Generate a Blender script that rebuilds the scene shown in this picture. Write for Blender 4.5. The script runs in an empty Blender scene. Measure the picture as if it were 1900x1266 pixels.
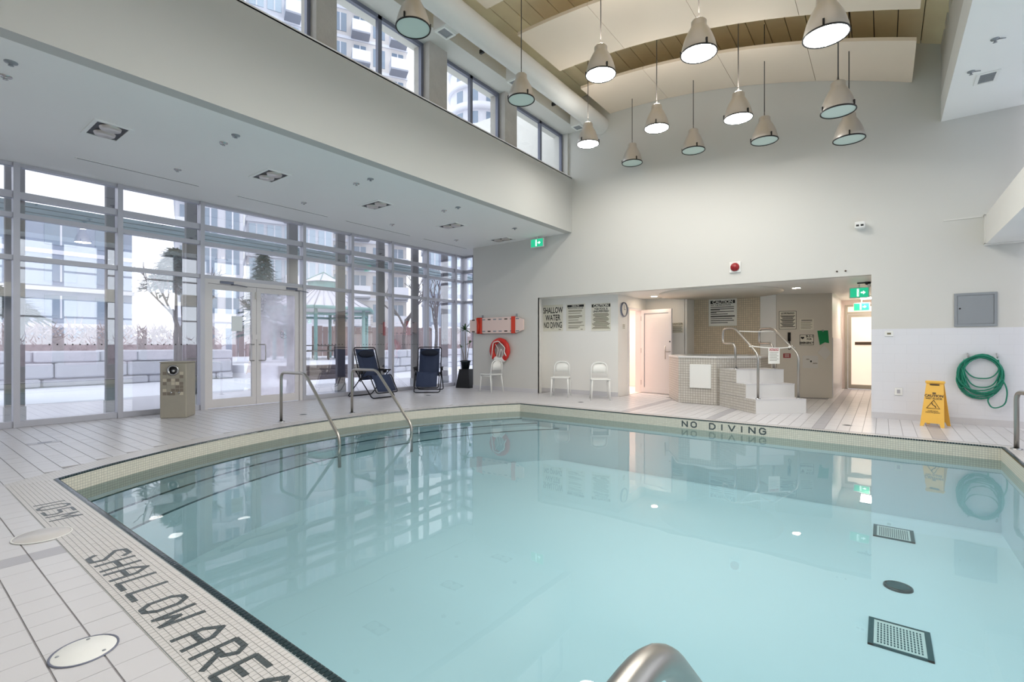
import bpy, math, random
from mathutils import Vector, Matrix
random.seed(7)
S = bpy.context.scene
C = S.collection
R = math.radians

# ------------------------------------------------------------------ camera
TH = R(37.197)
cam = bpy.data.cameras.new('camera'); camo = bpy.data.objects.new('camera', cam); C.objects.link(camo)
camo.location = (0, 0, 1.2); camo.rotation_euler = (math.pi / 2, 0, TH)
cam.sensor_width = 36; cam.lens = 906.5 / 1900 * 36; cam.shift_y = 6.5 / 1900
cam.clip_start = 0.02; cam.clip_end = 500
S.camera = camo
# ------------------------------------------------------------------ sky (even overcast) and exposure
SKY = 1.35
LAMP = 48.0
w = bpy.data.worlds.new('overcast'); S.world = w; w.use_nodes = True
bg = w.node_tree.nodes['Background']
bg.inputs[0].default_value = (0.90, 0.93, 1.0, 1); bg.inputs[1].default_value = SKY
vs = S.view_settings
vs.view_transform = 'Standard'; vs.look = 'None'; vs.exposure = 0.76; vs.gamma = 1.0; vs.use_curve_mapping = False
try:
    S.cycles.max_bounces = 8; S.cycles.diffuse_bounces = 5; S.cycles.glossy_bounces = 4; S.cycles.use_adaptive_sampling = True; S.cycles.adaptive_threshold = 0.05; S.cycles.adaptive_min_samples = 20
    S.cycles.transparent_max_bounces = 16; S.cycles.caustics_reflective = False; S.cycles.caustics_refractive = False
    S.cycles.sample_clamp_indirect = 6.0
except Exception: pass

# ------------------------------------------------------------------ materials
def srgb(r, g, b):
    f = lambda c: ((c / 255 + 0.055) / 1.055) ** 2.4 if c > 10 else c / 255 / 12.92
    return (f(r), f(g), f(b), 1)
M = {}
def mat(name, col, rough=0.5, metal=0.0, spec=0.5, var=0.0, scale=3.0, bump=0.0, bscale=60.0, emit=None, estr=0.0, coat=0.0):
    m = bpy.data.materials.new(name); m.use_nodes = True; nt = m.node_tree; b = nt.nodes['Principled BSDF']
    if isinstance(col[0], int): col = srgb(*col)
    if len(col) == 3: col = (*col, 1)
    b.inputs['Base Color'].default_value = col; b.inputs['Roughness'].default_value = rough
    b.inputs['Metallic'].default_value = metal; b.inputs['Specular IOR Level'].default_value = spec
    b.inputs['Coat Weight'].default_value = coat
    if var or bump:
        tc = nt.nodes.new('ShaderNodeTexCoord')
    if var:
        n = nt.nodes.new('ShaderNodeTexNoise'); n.inputs['Scale'].default_value = scale; n.inputs['Detail'].default_value = 5
        nt.links.new(tc.outputs['Object'], n.inputs['Vector'])
        mx = nt.nodes.new('ShaderNodeMix'); mx.data_type = 'RGBA'
        mx.inputs['A'].default_value = tuple(c * (1 - var) for c in col[:3]) + (1,)
        mx.inputs['B'].default_value = tuple(min(1, c * (1 + var)) for c in col[:3]) + (1,)
        nt.links.new(n.outputs['Fac'], mx.inputs['Factor']); nt.links.new(mx.outputs['Result'], b.inputs['Base Color'])
    if bump:
        n2 = nt.nodes.new('ShaderNodeTexNoise'); n2.inputs['Scale'].default_value = bscale
        nt.links.new(tc.outputs['Object'], n2.inputs['Vector'])
        bp = nt.nodes.new('ShaderNodeBump'); bp.inputs['Strength'].default_value = bump; bp.inputs['Distance'].default_value = 0.01
        nt.links.new(n2.outputs['Fac'], bp.inputs['Height']); nt.links.new(bp.outputs['Normal'], b.inputs['Normal'])
    if emit:
        if isinstance(emit[0], int): emit = srgb(*emit)
        b.inputs['Emission Color'].default_value = emit; b.inputs['Emission Strength'].default_value = estr
    M[name] = m; return m
def brickmat(name, c1, c2, grout, bw, bh, mortar, offset=0.0, axes='XZ', rough=0.35, bump=0.3):
    """small tiles too fine to tell apart: Brick Texture on object coordinates, swizzled so axes[0] runs along the row"""
    m = bpy.data.materials.new(name); m.use_nodes = True; nt = m.node_tree; b = nt.nodes['Principled BSDF']
    tc = nt.nodes.new('ShaderNodeTexCoord'); sp = nt.nodes.new('ShaderNodeSeparateXYZ'); cb = nt.nodes.new('ShaderNodeCombineXYZ')
    nt.links.new(tc.outputs['Object'], sp.inputs[0])
    if axes[0] == 'D':      # any vertical face: run along its own horizontal tangent
        ge = nt.nodes.new('ShaderNodeNewGeometry'); cr_ = nt.nodes.new('ShaderNodeVectorMath'); cr_.operation = 'CROSS_PRODUCT'; cr_.inputs[1].default_value = (0, 0, 1)
        nt.links.new(ge.outputs['True Normal'], cr_.inputs[0]); dt = nt.nodes.new('ShaderNodeVectorMath'); dt.operation = 'DOT_PRODUCT'
        nt.links.new(ge.outputs['Position'], dt.inputs[0]); nt.links.new(cr_.outputs[0], dt.inputs[1]); nt.links.new(dt.outputs['Value'], cb.inputs[0])
    else: nt.links.new(sp.outputs['XYZ'.index(axes[0])], cb.inputs[0])
    nt.links.new(sp.outputs['XYZ'.index(axes[1])], cb.inputs[1])
    t = nt.nodes.new('ShaderNodeTexBrick'); nt.links.new(cb.outputs[0], t.inputs['Vector'])
    t.inputs['Scale'].default_value = 1; t.offset = offset
    t.inputs['Brick Width'].default_value = bw; t.inputs['Row Height'].default_value = bh; t.inputs['Mortar Size'].default_value = mortar
    t.inputs['Mortar Smooth'].default_value = 0.1
    t.inputs['Color1'].default_value = srgb(*c1); t.inputs['Color2'].default_value = srgb(*c2); t.inputs['Mortar'].default_value = srgb(*grout)
    nt.links.new(t.outputs['Color'], b.inputs['Base Color']); b.inputs['Roughness'].default_value = rough
    bp = nt.nodes.new('ShaderNodeBump'); bp.invert = True; bp.inputs['Strength'].default_value = bump; bp.inputs['Distance'].default_value = 0.002
    nt.links.new(t.outputs['Fac'], bp.inputs['Height']); nt.links.new(bp.outputs['Normal'], b.inputs['Normal'])
    M[name] = m; return m
def glassmat(name, tint, refl, rough=0.0, fog=0.0):
    m = bpy.data.materials.new(name); m.use_nodes = True; nt = m.node_tree; nt.nodes.clear()
    o = nt.nodes.new('ShaderNodeOutputMaterial'); t = nt.nodes.new('ShaderNodeBsdfTransparent'); t.inputs[0].default_value = (*tint, 1)
    g = nt.nodes.new('ShaderNodeBsdfGlossy'); g.inputs['Roughness'].default_value = rough; g.inputs['Color'].default_value = (1, 1, 1, 1)
    f0 = ((refl - 1) / (refl + 1)) ** 2          # Schlick: the same from either side of the pane
    lw = nt.nodes.new('ShaderNodeLayerWeight'); lw.inputs['Blend'].default_value = 0.5
    pw = nt.nodes.new('ShaderNodeMath'); pw.operation = 'POWER'; pw.inputs[1].default_value = 5; nt.links.new(lw.outputs['Facing'], pw.inputs[0])
    fr = nt.nodes.new('ShaderNodeMath'); fr.operation = 'MULTIPLY_ADD'; fr.inputs[1].default_value = 1 - f0; fr.inputs[2].default_value = f0; nt.links.new(pw.outputs[0], fr.inputs[0])
    mx = nt.nodes.new('ShaderNodeMixShader'); nt.links.new(fr.outputs[0], mx.inputs[0]); nt.links.new(t.outputs[0], mx.inputs[1]); nt.links.new(g.outputs[0], mx.inputs[2])
    last = mx
    if fog:
        d = nt.nodes.new('ShaderNodeBsdfTranslucent'); d.inputs[0].default_value = (0.9, 0.88, 0.95, 1)
        d2 = nt.nodes.new('ShaderNodeBsdfDiffuse'); d2.inputs[0].default_value = (0.9, 0.88, 0.95, 1)
        ms = nt.nodes.new('ShaderNodeMixShader'); ms.inputs[0].default_value = 0.4
        nt.links.new(d.outputs[0], ms.inputs[1]); nt.links.new(d2.outputs[0], ms.inputs[2])
        tc = nt.nodes.new('ShaderNodeTexCoord'); n = nt.nodes.new('ShaderNodeTexNoise'); n.inputs['Scale'].default_value = 1.6; n.inputs['Detail'].default_value = 3
        nt.links.new(tc.outputs['Object'], n.inputs['Vector'])
        r = nt.nodes.new('ShaderNodeMapRange'); r.inputs['From Min'].default_value = 0.3; r.inputs['From Max'].default_value = 0.7
        r.inputs['To Min'].default_value = fog * 0.4; r.inputs['To Max'].default_value = fog
        nt.links.new(n.outputs['Fac'], r.inputs['Value'])
        m2 = nt.nodes.new('ShaderNodeMixShader'); nt.links.new(r.outputs[0], m2.inputs[0]); nt.links.new(mx.outputs[0], m2.inputs[1]); nt.links.new(ms.outputs[0], m2.inputs[2])
        last = m2
    nt.links.new(last.outputs[0], o.inputs[0]); M[name] = m; return m

mat('wall', (213, 211, 205), 0.6, var=0.025, scale=0.8)
mat('wall_white_lifted', (240, 238, 233), 0.4, var=0.02, scale=0.8)  # white tile tone, lifted further to stand in for light in the niche
mat('bulkhead', (194, 194, 189), 0.6, var=0.025, scale=0.8)
mat('wall_grey', (214, 208, 196), 0.6, var=0.03, scale=1.0)
mat('soffit', (242, 242, 239), 0.65, var=0.02, scale=0.7)
mat('ceil_panel', (242, 224, 203), 0.55, var=0.04, scale=1.2)
mat('deck_wood', (250, 228, 190), 0.6, var=0.16, scale=2.2)
mat('concrete', (186, 182, 176), 0.8, var=0.18, scale=4, bump=0.3, bscale=30)
mat('alu', (196, 196, 204), 0.42, 0.25)
mat('alu_dark', (120, 124, 140), 0.45, 0.3)
mat('door_white', (226, 222, 222), 0.4)
mat('duct', (228, 226, 221), 0.5, var=0.03, scale=2)
mat('tile', (208, 206, 208), 0.3, var=0.03, scale=2.5)
mat('tile_grey', (176, 174, 179), 0.35, var=0.05, scale=4)
mat('grout', (164, 161, 163), 0.8)
mat('mosaic', (208, 204, 201), 0.35, var=0.03, scale=6)
mat('mosaic_dark', (74, 82, 84), 0.35, var=0.1, scale=9)
mat('edge_tile', (34, 52, 56), 0.18, var=0.15, scale=9)
mat('edge_grout', (150, 160, 160), 0.7)
brickmat('rim_mosaic', (226, 219, 204), (218, 211, 195), (184, 179, 168), 0.026, 0.026, 0.0022, axes='DZ')
brickmat('coping_mosaic', (208, 204, 201), (203, 200, 197), (176, 172, 170), 0.026, 0.026, 0.0018, axes='XY', bump=0.2)
brickmat('spa_mosaic', (205, 200, 192), (196, 190, 180), (150, 144, 134), 0.05, 0.05, 0.004, axes='DZ')
brickmat('niche_mosaic', (224, 208, 182), (214, 198, 172), (180, 166, 144), 0.05, 0.05, 0.004, axes='XZ')
brickmat('wall_tile', (226, 226, 230), (225, 225, 229), (217, 217, 221), 0.30, 0.15, 0.002, offset=0.5, axes='DZ', rough=0.3, bump=0.15)
mat('step_tile', (222, 220, 217), 0.35, var=0.02)
mat('pool_shell', (236, 243, 247), 0.5, var=0.02, scale=1.0)
mat('pool_line', (26, 78, 84), 0.4)
mat('steel', (190, 190, 190), 0.16, 1.0)
mat('steel_brushed', (176, 172, 166), 0.33, 1.0)
mat('lamp_metal', (206, 200, 194), 0.34, 0.55)
mat('black', (18, 18, 20), 0.45)
mat('rubber', (30, 30, 32), 0.7)
mat('cable', (86, 80, 74), 0.6)
mat('diffuser_off', (206, 224, 216), 0.35)
mat('diffuser_on', (255, 252, 244), 0.4, emit=(1.0, 0.97, 0.92, 1), estr=LAMP)
mat('fabric_navy', (44, 56, 84), 0.75, var=0.12, scale=40)
mat('fabric_pad', (20, 28, 46), 0.8)
mat('frame_black', (20, 22, 30), 0.35, 0.3)
mat('plastic_white', (236, 236, 232), 0.4)
mat('red', (202, 44, 34), 0.45)
mat('dark_red', (150, 26, 30), 0.3)
mat('strap', (224, 66, 42), 0.6)
mat('board_cream', (240, 214, 204), 0.4)
mat('rope_white', (240, 238, 232), 0.8)
mat('hose_green', (24, 128, 102), 0.32)
mat('yellow', (242, 190, 84), 0.4)
mat('sign_ink', (26, 24, 20), 0.6)
mat('sign_white', (240, 238, 230), 0.5)
mat('sign_cream', (228, 224, 210), 0.5)
mat('ink_soft', (122, 116, 92), 0.6)
mat('print_red', (170, 40, 44), 0.5)
mat('panel_grey', (148, 152, 156), 0.4, 0.2)
mat('green_felt', (0, 132, 78), 0.5)
mat('exit_green', (30, 150, 110), 0.4, emit=(30, 160, 118), estr=0.8)
mat('exit_white', (235, 255, 248), 0.4, emit=(235, 255, 248), estr=1.0)
mat('leaf', (62, 104, 52), 0.5, var=0.25, scale=8)
mat('stem', (132, 116, 92), 0.8)
mat('pot_dark', (38, 50, 56), 0.45)
mat('pedestal_conc', (170, 164, 150), 0.75, var=0.1, scale=6, bump=0.15, bscale=80)
mat('chip_light', (206, 198, 178), 0.5); mat('chip_dark', (134, 124, 112), 0.5)
mat('frost', (235, 240, 242), 0.5)
mat('warm_wall', (246, 230, 222), 0.6)
mat('brown_dark', (74, 58, 44), 0.5)
# outside
mat('snow', (226, 228, 236), 0.8, var=0.08, scale=0.5)
mat('paving', (196, 196, 204), 0.8, var=0.1, scale=0.9)
mat('stone', (192, 194, 202), 0.85, var=0.14, scale=1.7, bump=0.8, bscale=6)
mat('pillar', (98, 96, 103), 0.7, var=0.1, scale=5)
mat('teal_metal', (136, 156, 166), 0.5, var=0.08, scale=2)
mat('gaz_teal', (116, 160, 158), 0.5)
mat('gaz_roof', (206, 204, 214), 0.6, var=0.04)
mat('fence_brown', (132, 114, 114), 0.8, var=0.15, scale=6)
mat('hedge', (178, 162, 162), 0.9, var=0.3, scale=5)
mat('bark', (96, 88, 90), 0.85, var=0.2, scale=6)
mat('needle', (58, 82, 84), 0.8, var=0.3, scale=5)
mat('bld_white', (212, 212, 218), 0.7, var=0.03); mat('bld_beige', (216, 210, 206), 0.7, var=0.03); mat('bld_blue', (146, 156, 174), 0.7, var=0.04)
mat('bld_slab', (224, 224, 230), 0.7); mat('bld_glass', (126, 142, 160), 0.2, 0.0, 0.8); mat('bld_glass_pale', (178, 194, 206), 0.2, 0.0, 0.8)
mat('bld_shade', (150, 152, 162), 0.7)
mat('table_dark', (52, 50, 58), 0.6)
glassmat('glass', (0.95, 0.96, 0.98), 2.5)
glassmat('glass_fog', (0.96, 0.96, 0.99), 1.9, fog=0.55)
glassmat('glass_clear', (0.95, 0.97, 0.98), 1.45)
glassmat('rail_glass', (0.75, 0.82, 0.86), 1.5, fog=0.3)
# water: tinted clear body with a Fresnel mirror on top and a faint ripple
m = bpy.data.materials.new('water'); m.use_nodes = True; nt = m.node_tree; nt.nodes.clear()
o = nt.nodes.new('ShaderNodeOutputMaterial'); t = nt.nodes.new('ShaderNodeBsdfTransparent'); t.inputs[0].default_value = (0.75, 0.94, 0.98, 1)
g = nt.nodes.new('ShaderNodeBsdfGlossy'); g.inputs['Roughness'].default_value = 0.012
fr = nt.nodes.new('ShaderNodeFresnel'); fr.inputs[0].default_value = 1.46
tc = nt.nodes.new('ShaderNodeTexCoord'); n = nt.nodes.new('ShaderNodeTexNoise'); n.inputs['Scale'].default_value = 2.2; n.inputs['Detail'].default_value = 2
bp = nt.nodes.new('ShaderNodeBump'); bp.inputs['Strength'].default_value = 0.05; bp.inputs['Distance'].default_value = 0.02
nt.links.new(tc.outputs['Object'], n.inputs['Vector']); nt.links.new(n.outputs['Fac'], bp.inputs['Height'])
nt.links.new(bp.outputs['Normal'], g.inputs['Normal'])
mx = nt.nodes.new('ShaderNodeMixShader'); nt.links.new(fr.outputs[0], mx.inputs[0]); nt.links.new(t.outputs[0], mx.inputs[1]); nt.links.new(g.outputs[0], mx.inputs[2]); nt.links.new(mx.outputs[0], o.inputs[0])
M['water'] = m

# ------------------------------------------------------------------ mesh helpers
class MB:
    def __init__(s): s.v = []; s.f = []; s.sm = []
    def add(s, v, f, smooth=False):
        b = len(s.v); s.v += [tuple(p) for p in v]; s.f += [tuple(i + b for i in q) for q in f]; s.sm += [smooth] * len(f); return s
    def box(s, x0, x1, y0, y1, z0, z1):
        v = [(x, y, z) for z in (z0, z1) for y in (y0, y1) for x in (x0, x1)]
        return s.add(v, [(0, 2, 3, 1), (4, 5, 7, 6), (0, 1, 5, 4), (2, 6, 7, 3), (0, 4, 6, 2), (1, 3, 7, 5)])
    def bbox(s, x0, x1, y0, y1, z0, z1, b):
        """box with chamfered vertical and horizontal edges"""
        ch = lambda i: [(x0 + b + i, y0 + i), (x1 - b - i, y0 + i), (x1 - i, y0 + b + i), (x1 - i, y1 - b - i), (x1 - b - i, y1 - i), (x0 + b + i, y1 - i), (x0 + i, y1 - b - i), (x0 + i, y0 + b + i)]
        rings = [(ch(b), z0), (ch(0), z0 + b), (ch(0), z1 - b), (ch(b), z1)]
        v = [(p[0], p[1], z) for r, z in rings for p in r]; f = [tuple(range(7, -1, -1)), tuple(range(24, 32))]
        for k in range(3):
            for i in range(8): j = (i + 1) % 8; f.append((k * 8 + i, k * 8 + j, k * 8 + 8 + j, k * 8 + 8 + i))
        return s.add(v, f)
    def ob(s, c, ax, ay, az):
        """oriented box: centre and three half-axis vectors"""
        c, ax, ay, az = map(Vector, (c, ax, ay, az))
        v = [c + ax * i + ay * j + az * k for k in (-1, 1) for j in (-1, 1) for i in (-1, 1)]
        return s.add(v, [(0, 2, 3, 1), (4, 5, 7, 6), (0, 1, 5, 4), (2, 6, 7, 3), (0, 4, 6, 2), (1, 3, 7, 5)])
    def prism(s, poly, z0, z1):
        n = len(poly); v = [(p[0], p[1], z0) for p in poly] + [(p[0], p[1], z1) for p in poly]
        f = [tuple(range(n - 1, -1, -1)), tuple(range(n, 2 * n))] + [(i, (i + 1) % n, n + (i + 1) % n, n + i) for i in range(n)]
        return s.add(v, f)
    def ring(s, outer, inner, z0, z1):
        n = len(outer); v = [(p[0], p[1], z) for z in (z0, z1) for pl in (outer, inner) for p in pl]; f = []
        for i in range(n):
            j = (i + 1) % n
            f += [(i, n + i, n + j, j), (2 * n + i, 2 * n + j, 3 * n + j, 3 * n + i), (i, j, 2 * n + j, 2 * n + i), (n + i, 3 * n + i, 3 * n + j, n + j)]
        return s.add(v, f)
    def tube(s, path, r, n=8, closed=False, r2=None):
        P = [Vector(p) for p in path]; m = len(P); V = []
        up = None
        for i in range(m):
            if closed: t = P[(i + 1) % m] - P[i - 1]
            else: t = P[min(i + 1, m - 1)] - P[max(i - 1, 0)]
            if t.length < 1e-9: t = Vector((0, 0, 1))
            t.normalize()
            if up is None:
                a = Vector((0, 0, 1)) if abs(t.z) < 0.9 else Vector((1, 0, 0)); up = (a - t * a.dot(t)).normalized()
            else:
                up = up - t * up.dot(t)
                up = up.normalized() if up.length > 1e-6 else t.orthogonal().normalized()
            sd = t.cross(up); rr = r if r2 is None else r + (r2 - r) * i / (m - 1)
            V += [P[i] + (up * math.cos(2 * math.pi * k / n) + sd * math.sin(2 * math.pi * k / n)) * rr for k in range(n)]
        f = []
        for i in range(m if closed else m - 1):
            a = i * n; b = ((i + 1) % m) * n
            f += [(a + k, a + (k + 1) % n, b + (k + 1) % n, b + k) for k in range(n)]
        s.add(V, f, True)
        if not closed:
            b = len(s.v) - m * n
            s.f += [tuple(b + k for k in range(n - 1, -1, -1)), tuple(b + (m - 1) * n + k for k in range(n))]; s.sm += [False, False]
        return s
    def lathe(s, prof, n=24, c=(0, 0, 0), smooth=True, cap=False):
        V = [(c[0] + r * math.cos(2 * math.pi * k / n), c[1] + r * math.sin(2 * math.pi * k / n), c[2] + z) for r, z in prof for k in range(n)]
        f = [(i * n + k, i * n + (k + 1) % n, (i + 1) * n + (k + 1) % n, (i + 1) * n + k) for i in range(len(prof) - 1) for k in range(n)]
        s.add(V, f, smooth)
        if cap:
            b = len(s.v) - len(V); s.f += [tuple(b + k for k in range(n - 1, -1, -1)), tuple(b + (len(prof) - 1) * n + k for k in range(n))]; s.sm += [False, False]
        return s
    def sphere(s, c, r, n=10, m=6, sc=(1, 1, 1)):
        prof = [(max(1e-4, math.sin(math.pi * i / m)) * r, -math.cos(math.pi * i / m) * r) for i in range(m + 1)]
        V = [(c[0] + a * math.cos(2 * math.pi * k / n) * sc[0], c[1] + a * math.sin(2 * math.pi * k / n) * sc[1], c[2] + z * sc[2]) for a, z in prof for k in range(n)]
        return s.add(V, [(i * n + k, i * n + (k + 1) % n, (i + 1) * n + (k + 1) % n, (i + 1) * n + k) for i in range(m) for k in range(n)], True)
    def xf(s, mtx):
        s.v = [tuple(mtx @ Vector(p)) for p in s.v]; return s
    def mesh(s, name, mt):
        me = bpy.data.meshes.new(name); me.from_pydata(s.v, [], s.f); me.materials.append(M[mt])
        if any(s.sm): me.polygons.foreach_set('use_smooth', s.sm)
        me.update(); return me
    def build(s, name, mt, parent=None):
        return link(name, s.mesh(name, mt), parent)
def link(name, me, parent=None, loc=None):
    o = bpy.data.objects.new(name, me); C.objects.link(o)
    if parent is not None: o.parent = parent
    if loc is not None: o.location = loc
    return o
def tag(o, label, cat, group=None, kind=None):
    o['label'] = label
    if cat: o['category'] = cat
    if group: o['group'] = group
    if kind: o['kind'] = kind
    return o
def thing(name, label, cat, loc=(0, 0, 0), rz=0.0, group=None):
    o = bpy.data.objects.new(name, None); C.objects.link(o); o.location = loc; o.rotation_euler = (0, 0, rz); o.empty_display_size = 0.1
    return tag(o, label, cat, group)
def struct(o, label=None):
    o['kind'] = 'structure'
    if label: o['label'] = label
    return o
def sempty(name, label=None):
    o = bpy.data.objects.new(name, None); C.objects.link(o); o.empty_display_size = 0.1; return struct(o, label)
def copytree(o, parent=None):
    c = o.copy(); C.objects.link(c); c.parent = parent
    for ch in list(o.children): copytree(ch, c)
    return c
def fillet(pts, r, n=5):
    P = [Vector(p) for p in pts]; out = [P[0]]
    for i in range(1, len(P) - 1):
        a, b, c = P[i - 1], P[i], P[i + 1]; d1 = (a - b); d2 = (c - b); k = min(r, d1.length * 0.49, d2.length * 0.49)
        s0 = b + d1.normalized() * k; e0 = b + d2.normalized() * k
        for j in range(n + 1):
            q = j / n; out.append(s0 * (1 - q) ** 2 + b * 2 * q * (1 - q) + e0 * q * q)
    out.append(P[-1]); return out
def textmesh(name, txt, size, mt, parent, mtx, align='CENTER', sx=1.0, ext=0.0008, bold=0.0):
    cu = bpy.data.curves.new(name, 'FONT'); cu.body = txt; cu.size = size; cu.align_x = align; cu.align_y = 'CENTER'; cu.extrude = ext; cu.offset = bold; cu.resolution_u = 3; cu.space_line = 0.85
    to = bpy.data.objects.new(name, cu); me = bpy.data.meshes.new_from_object(to); bpy.data.objects.remove(to); bpy.data.curves.remove(cu)
    me.name = name; me.transform(mtx @ Matrix.Diagonal((sx, 1, 1, 1))); me.materials.clear(); me.materials.append(M[mt])
    return link(name, me, parent)
def frame_mtx(o, xd, zd):
    """text frame: x along xd, y (text up) along zd, normal = xd x zd"""
    xd = Vector(xd).normalized(); zd = Vector(zd).normalized(); n = xd.cross(zd)
    m = Matrix.Identity(4)
    for i in range(3): m[i][0] = xd[i]; m[i][1] = zd[i]; m[i][2] = n[i]; m[i][3] = o[i]
    return m

# ================================================================== THE SHELL
GX = -10.0          # glass plane of the window wall
YB = 9.95           # back wall
XR = 1.75           # right window wall
YF = -2.2           # wall behind the photographer
curve = lambda x: -0.03893929 * x * x - 0.36394343 * x + 5.47086203
# pool outline
PX0, PX1, PY0, PY1 = -5.83, 1.10, 1.03, 7.98
AC, AY, AR = -1.027, 4.505, 5.943
def outline(off, na=48):
    """pool outline moved outwards by off (negative: inwards), counter-clockwise, same vertex count for every offset"""
    o = off if not isinstance(off, dict) else None
    dn, db, dl, dr = (off, off, off, off) if o is not None else (off['n'], off['b'], off['l'], off['r'])
    r = AR + dl; y0 = PY0 - dn; y1 = PY1 + db
    a0 = math.asin((y0 - AY) / r); a1 = math.asin((y1 - AY) / r)
    pts = []
    nb = 20
    for i in range(nb): pts.append((AC - r * math.cos(a0) + (PX1 + dr - (AC - r * math.cos(a0))) * i / nb, y0))
    for i in range(nb): pts.append((PX1 + dr, y0 + (y1 - y0) * i / nb))
    for i in range(nb): pts.append((PX1 + dr + (AC - r * math.cos(a1) - PX1 - dr) * i / nb, y1))
    for i in range(na): a = a1 + (a0 - a1) * i / na; pts.append((AC - r * math.cos(a), AY + r * math.sin(a)))
    return pts
def inside(poly, x, y):
    c = False; n = len(poly); j = n - 1
    for i in range(n):
        xi, yi = poly[i]; xj, yj = poly[j]
        if (yi > y) != (yj > y) and x < (xj - xi) * (y - yi) / (yj - yi) + xi: c = not c
        j = i
    return c
COP = {'n': 0.335, 'b': 0.16, 'l': 0.30, 'r': 0.16}

# ---- floor: grout bed with a hole for the pool, tiles on top
floor = sempty('floor', 'white square deck tiles around the pool')
def bed_poly():
    pts = outline(0.02)
    b = MB()
    big = []
    for (x, y) in pts:        # project each vertex to a surrounding rectangle
        dx, dy = x - (-2.4), y - 4.5
        k = min((12.0 if dx > 0 else 12.0) / abs(dx) if dx else 99, 12.0 / abs(dy) if dy else 99)
        big.append((-2.4 + dx * k, 4.5 + dy * k))
    big = [(max(-10.0, min(1.74, x)), max(-2.19, min(16.3, y))) for x, y in big]
    b.ring(big, pts, -0.12, -0.004); return b
bed_poly().build('grout_bed', 'grout', floor)
MB().box(-10.0, 1.74, 8.3, 16.3, -0.13, -0.0042).build('grout_bed', 'grout', floor)
PT = 0.147; OX, OY = -0.0794, 0.110
cop_out = outline(COP)
spa_poly = [(-3.95, 11.1), (-3.38, 10.17), (-2.6, 10.15), (-1.74, 9.27), (-1.07, 9.93), (-1.91, 10.79), (-1.95, 12.0), (-2.4, 12.62), (-3.6, 12.62), (-3.95, 12.1)]
def deck_ok(x, y):
    if inside(cop_out, x, y): return False
    if y > 9.95:
        if x < -8.88 and y < 10.7: return True
        if y > 10.4 and x < -4.84: return -7.0 < x and y < 10.4
        if x < -6.75: return False
        if x > -0.15: return y > 10.12 and x < 0.4
        if y > 12.6 and x < -0.95: return False
        if inside(spa_poly, x, y): return False
        return y < 16.05
    return True
cells = []
for i in range(-68, 13):
    for j in range(-16, 110):
        x = OX + PT * (i + 0.5); y = OY + PT * (j + 0.5)
        if x < -9.93 or x > 1.70 or y < -2.12: continue
        if deck_ok(x, y): cells.append((i, j, x, y))
def tile_half(y, x):
    sx, sy = PT / 2 - 0.0012, PT / 2 - 0.0012
    if y > 8.0: sx -= 0.0022
    else: sy -= 0.0022
    return sx, sy
grey_cols = {-5, -15, -25, 4}
def is_grey(i, j, x, y):
    if y > 8.0: return i in grey_cols
    if y < 0.7 and x > -6.3: return i == -26 and y < 0.7
    return False
def near_px(x, y):
    d = -x * math.sin(TH) * -1 * -1 + 0
    f = -math.sin(TH) * x + math.cos(TH) * y; l = math.cos(TH) * x + math.sin(TH) * y
    if f < 0.3: return 1e9
    u = 950 + 906.5 * l / f; v = 639.5 + 906.5 * 1.2 / f
    if u < -20 or u > 1920 or v > 1290: return 1e9
    return f
cells.sort(key=lambda c: near_px(c[2], c[3]))
tile_me = {}
def tile_mesh(y, x, grey):
    k = (y > 8.0, grey)
    if k not in tile_me:
        sx, sy = tile_half(y, x); tile_me[k] = MB().box(-sx, sx, -sy, sy, -0.006, 0.0).mesh('tile', 'tile_grey' if grey else 'tile')
    return tile_me[k]
rest = {False: MB(), True: MB()}
for n, (i, j, x, y) in enumerate(cells):
    gr = is_grey(i, j, x, y)
    if n < 300: link('tile', tile_mesh(y, x, gr), floor, (x, y, random.uniform(-0.0004, 0.0004)))
    else:
        sx, sy = tile_half(y, x); rest[gr].box(x - sx, x + sx, y - sy, y + sy, -0.006, random.uniform(-0.0004, 0.0004))
rest[False].build('tile_field', 'tile', floor)['kind'] = 'stuff'
rest[True].build('grey_tile_field', 'tile_grey', floor)['kind'] = 'stuff'

# ---- pool
pool = sempty('pool', 'sunken swimming pool basin with one curved side')
# coping: mosaic strip round the pool; the near side is built tile by tile
cp_in = outline(0.04)
near_c = MB()
MB().ring(cop_out, cp_in, -0.05, 0.0012).build('coping', 'coping_mosaic', pool)
MT = 0.0262
mos = [(i, j) for j in range(11) for i in range(-228, 42)]
mos = [(i, j, i * MT + 0.012, 0.712 + j * MT) for i, j in mos if i * MT > -5.88]
mos.sort(key=lambda c: near_px(c[2], c[3]))
mme = MB().box(-MT / 2 + 0.0011, MT / 2 - 0.0011, -MT / 2 + 0.0011, MT / 2 - 0.0011, -0.004, 0.0).mesh('mosaic_tile', 'mosaic')
mrest = MB()
MB().box(-5.8, 1.1, 0.698, 0.992, -0.02, 0.0022).build('mosaic_bed', 'edge_grout', pool)
for n, (i, j, x, y) in enumerate(mos):
    z = 0.0045 + random.uniform(-0.0003, 0.0003)
    if n < 300: link('mosaic_tile', mme, pool, (x, y, z))
    else: h = MT / 2 - 0.0011; mrest.box(x - h, x + h, y - h, y + h, z - 0.004, z)
mrest.build('mosaic_field', 'mosaic', pool)['kind'] = 'stuff'
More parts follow.
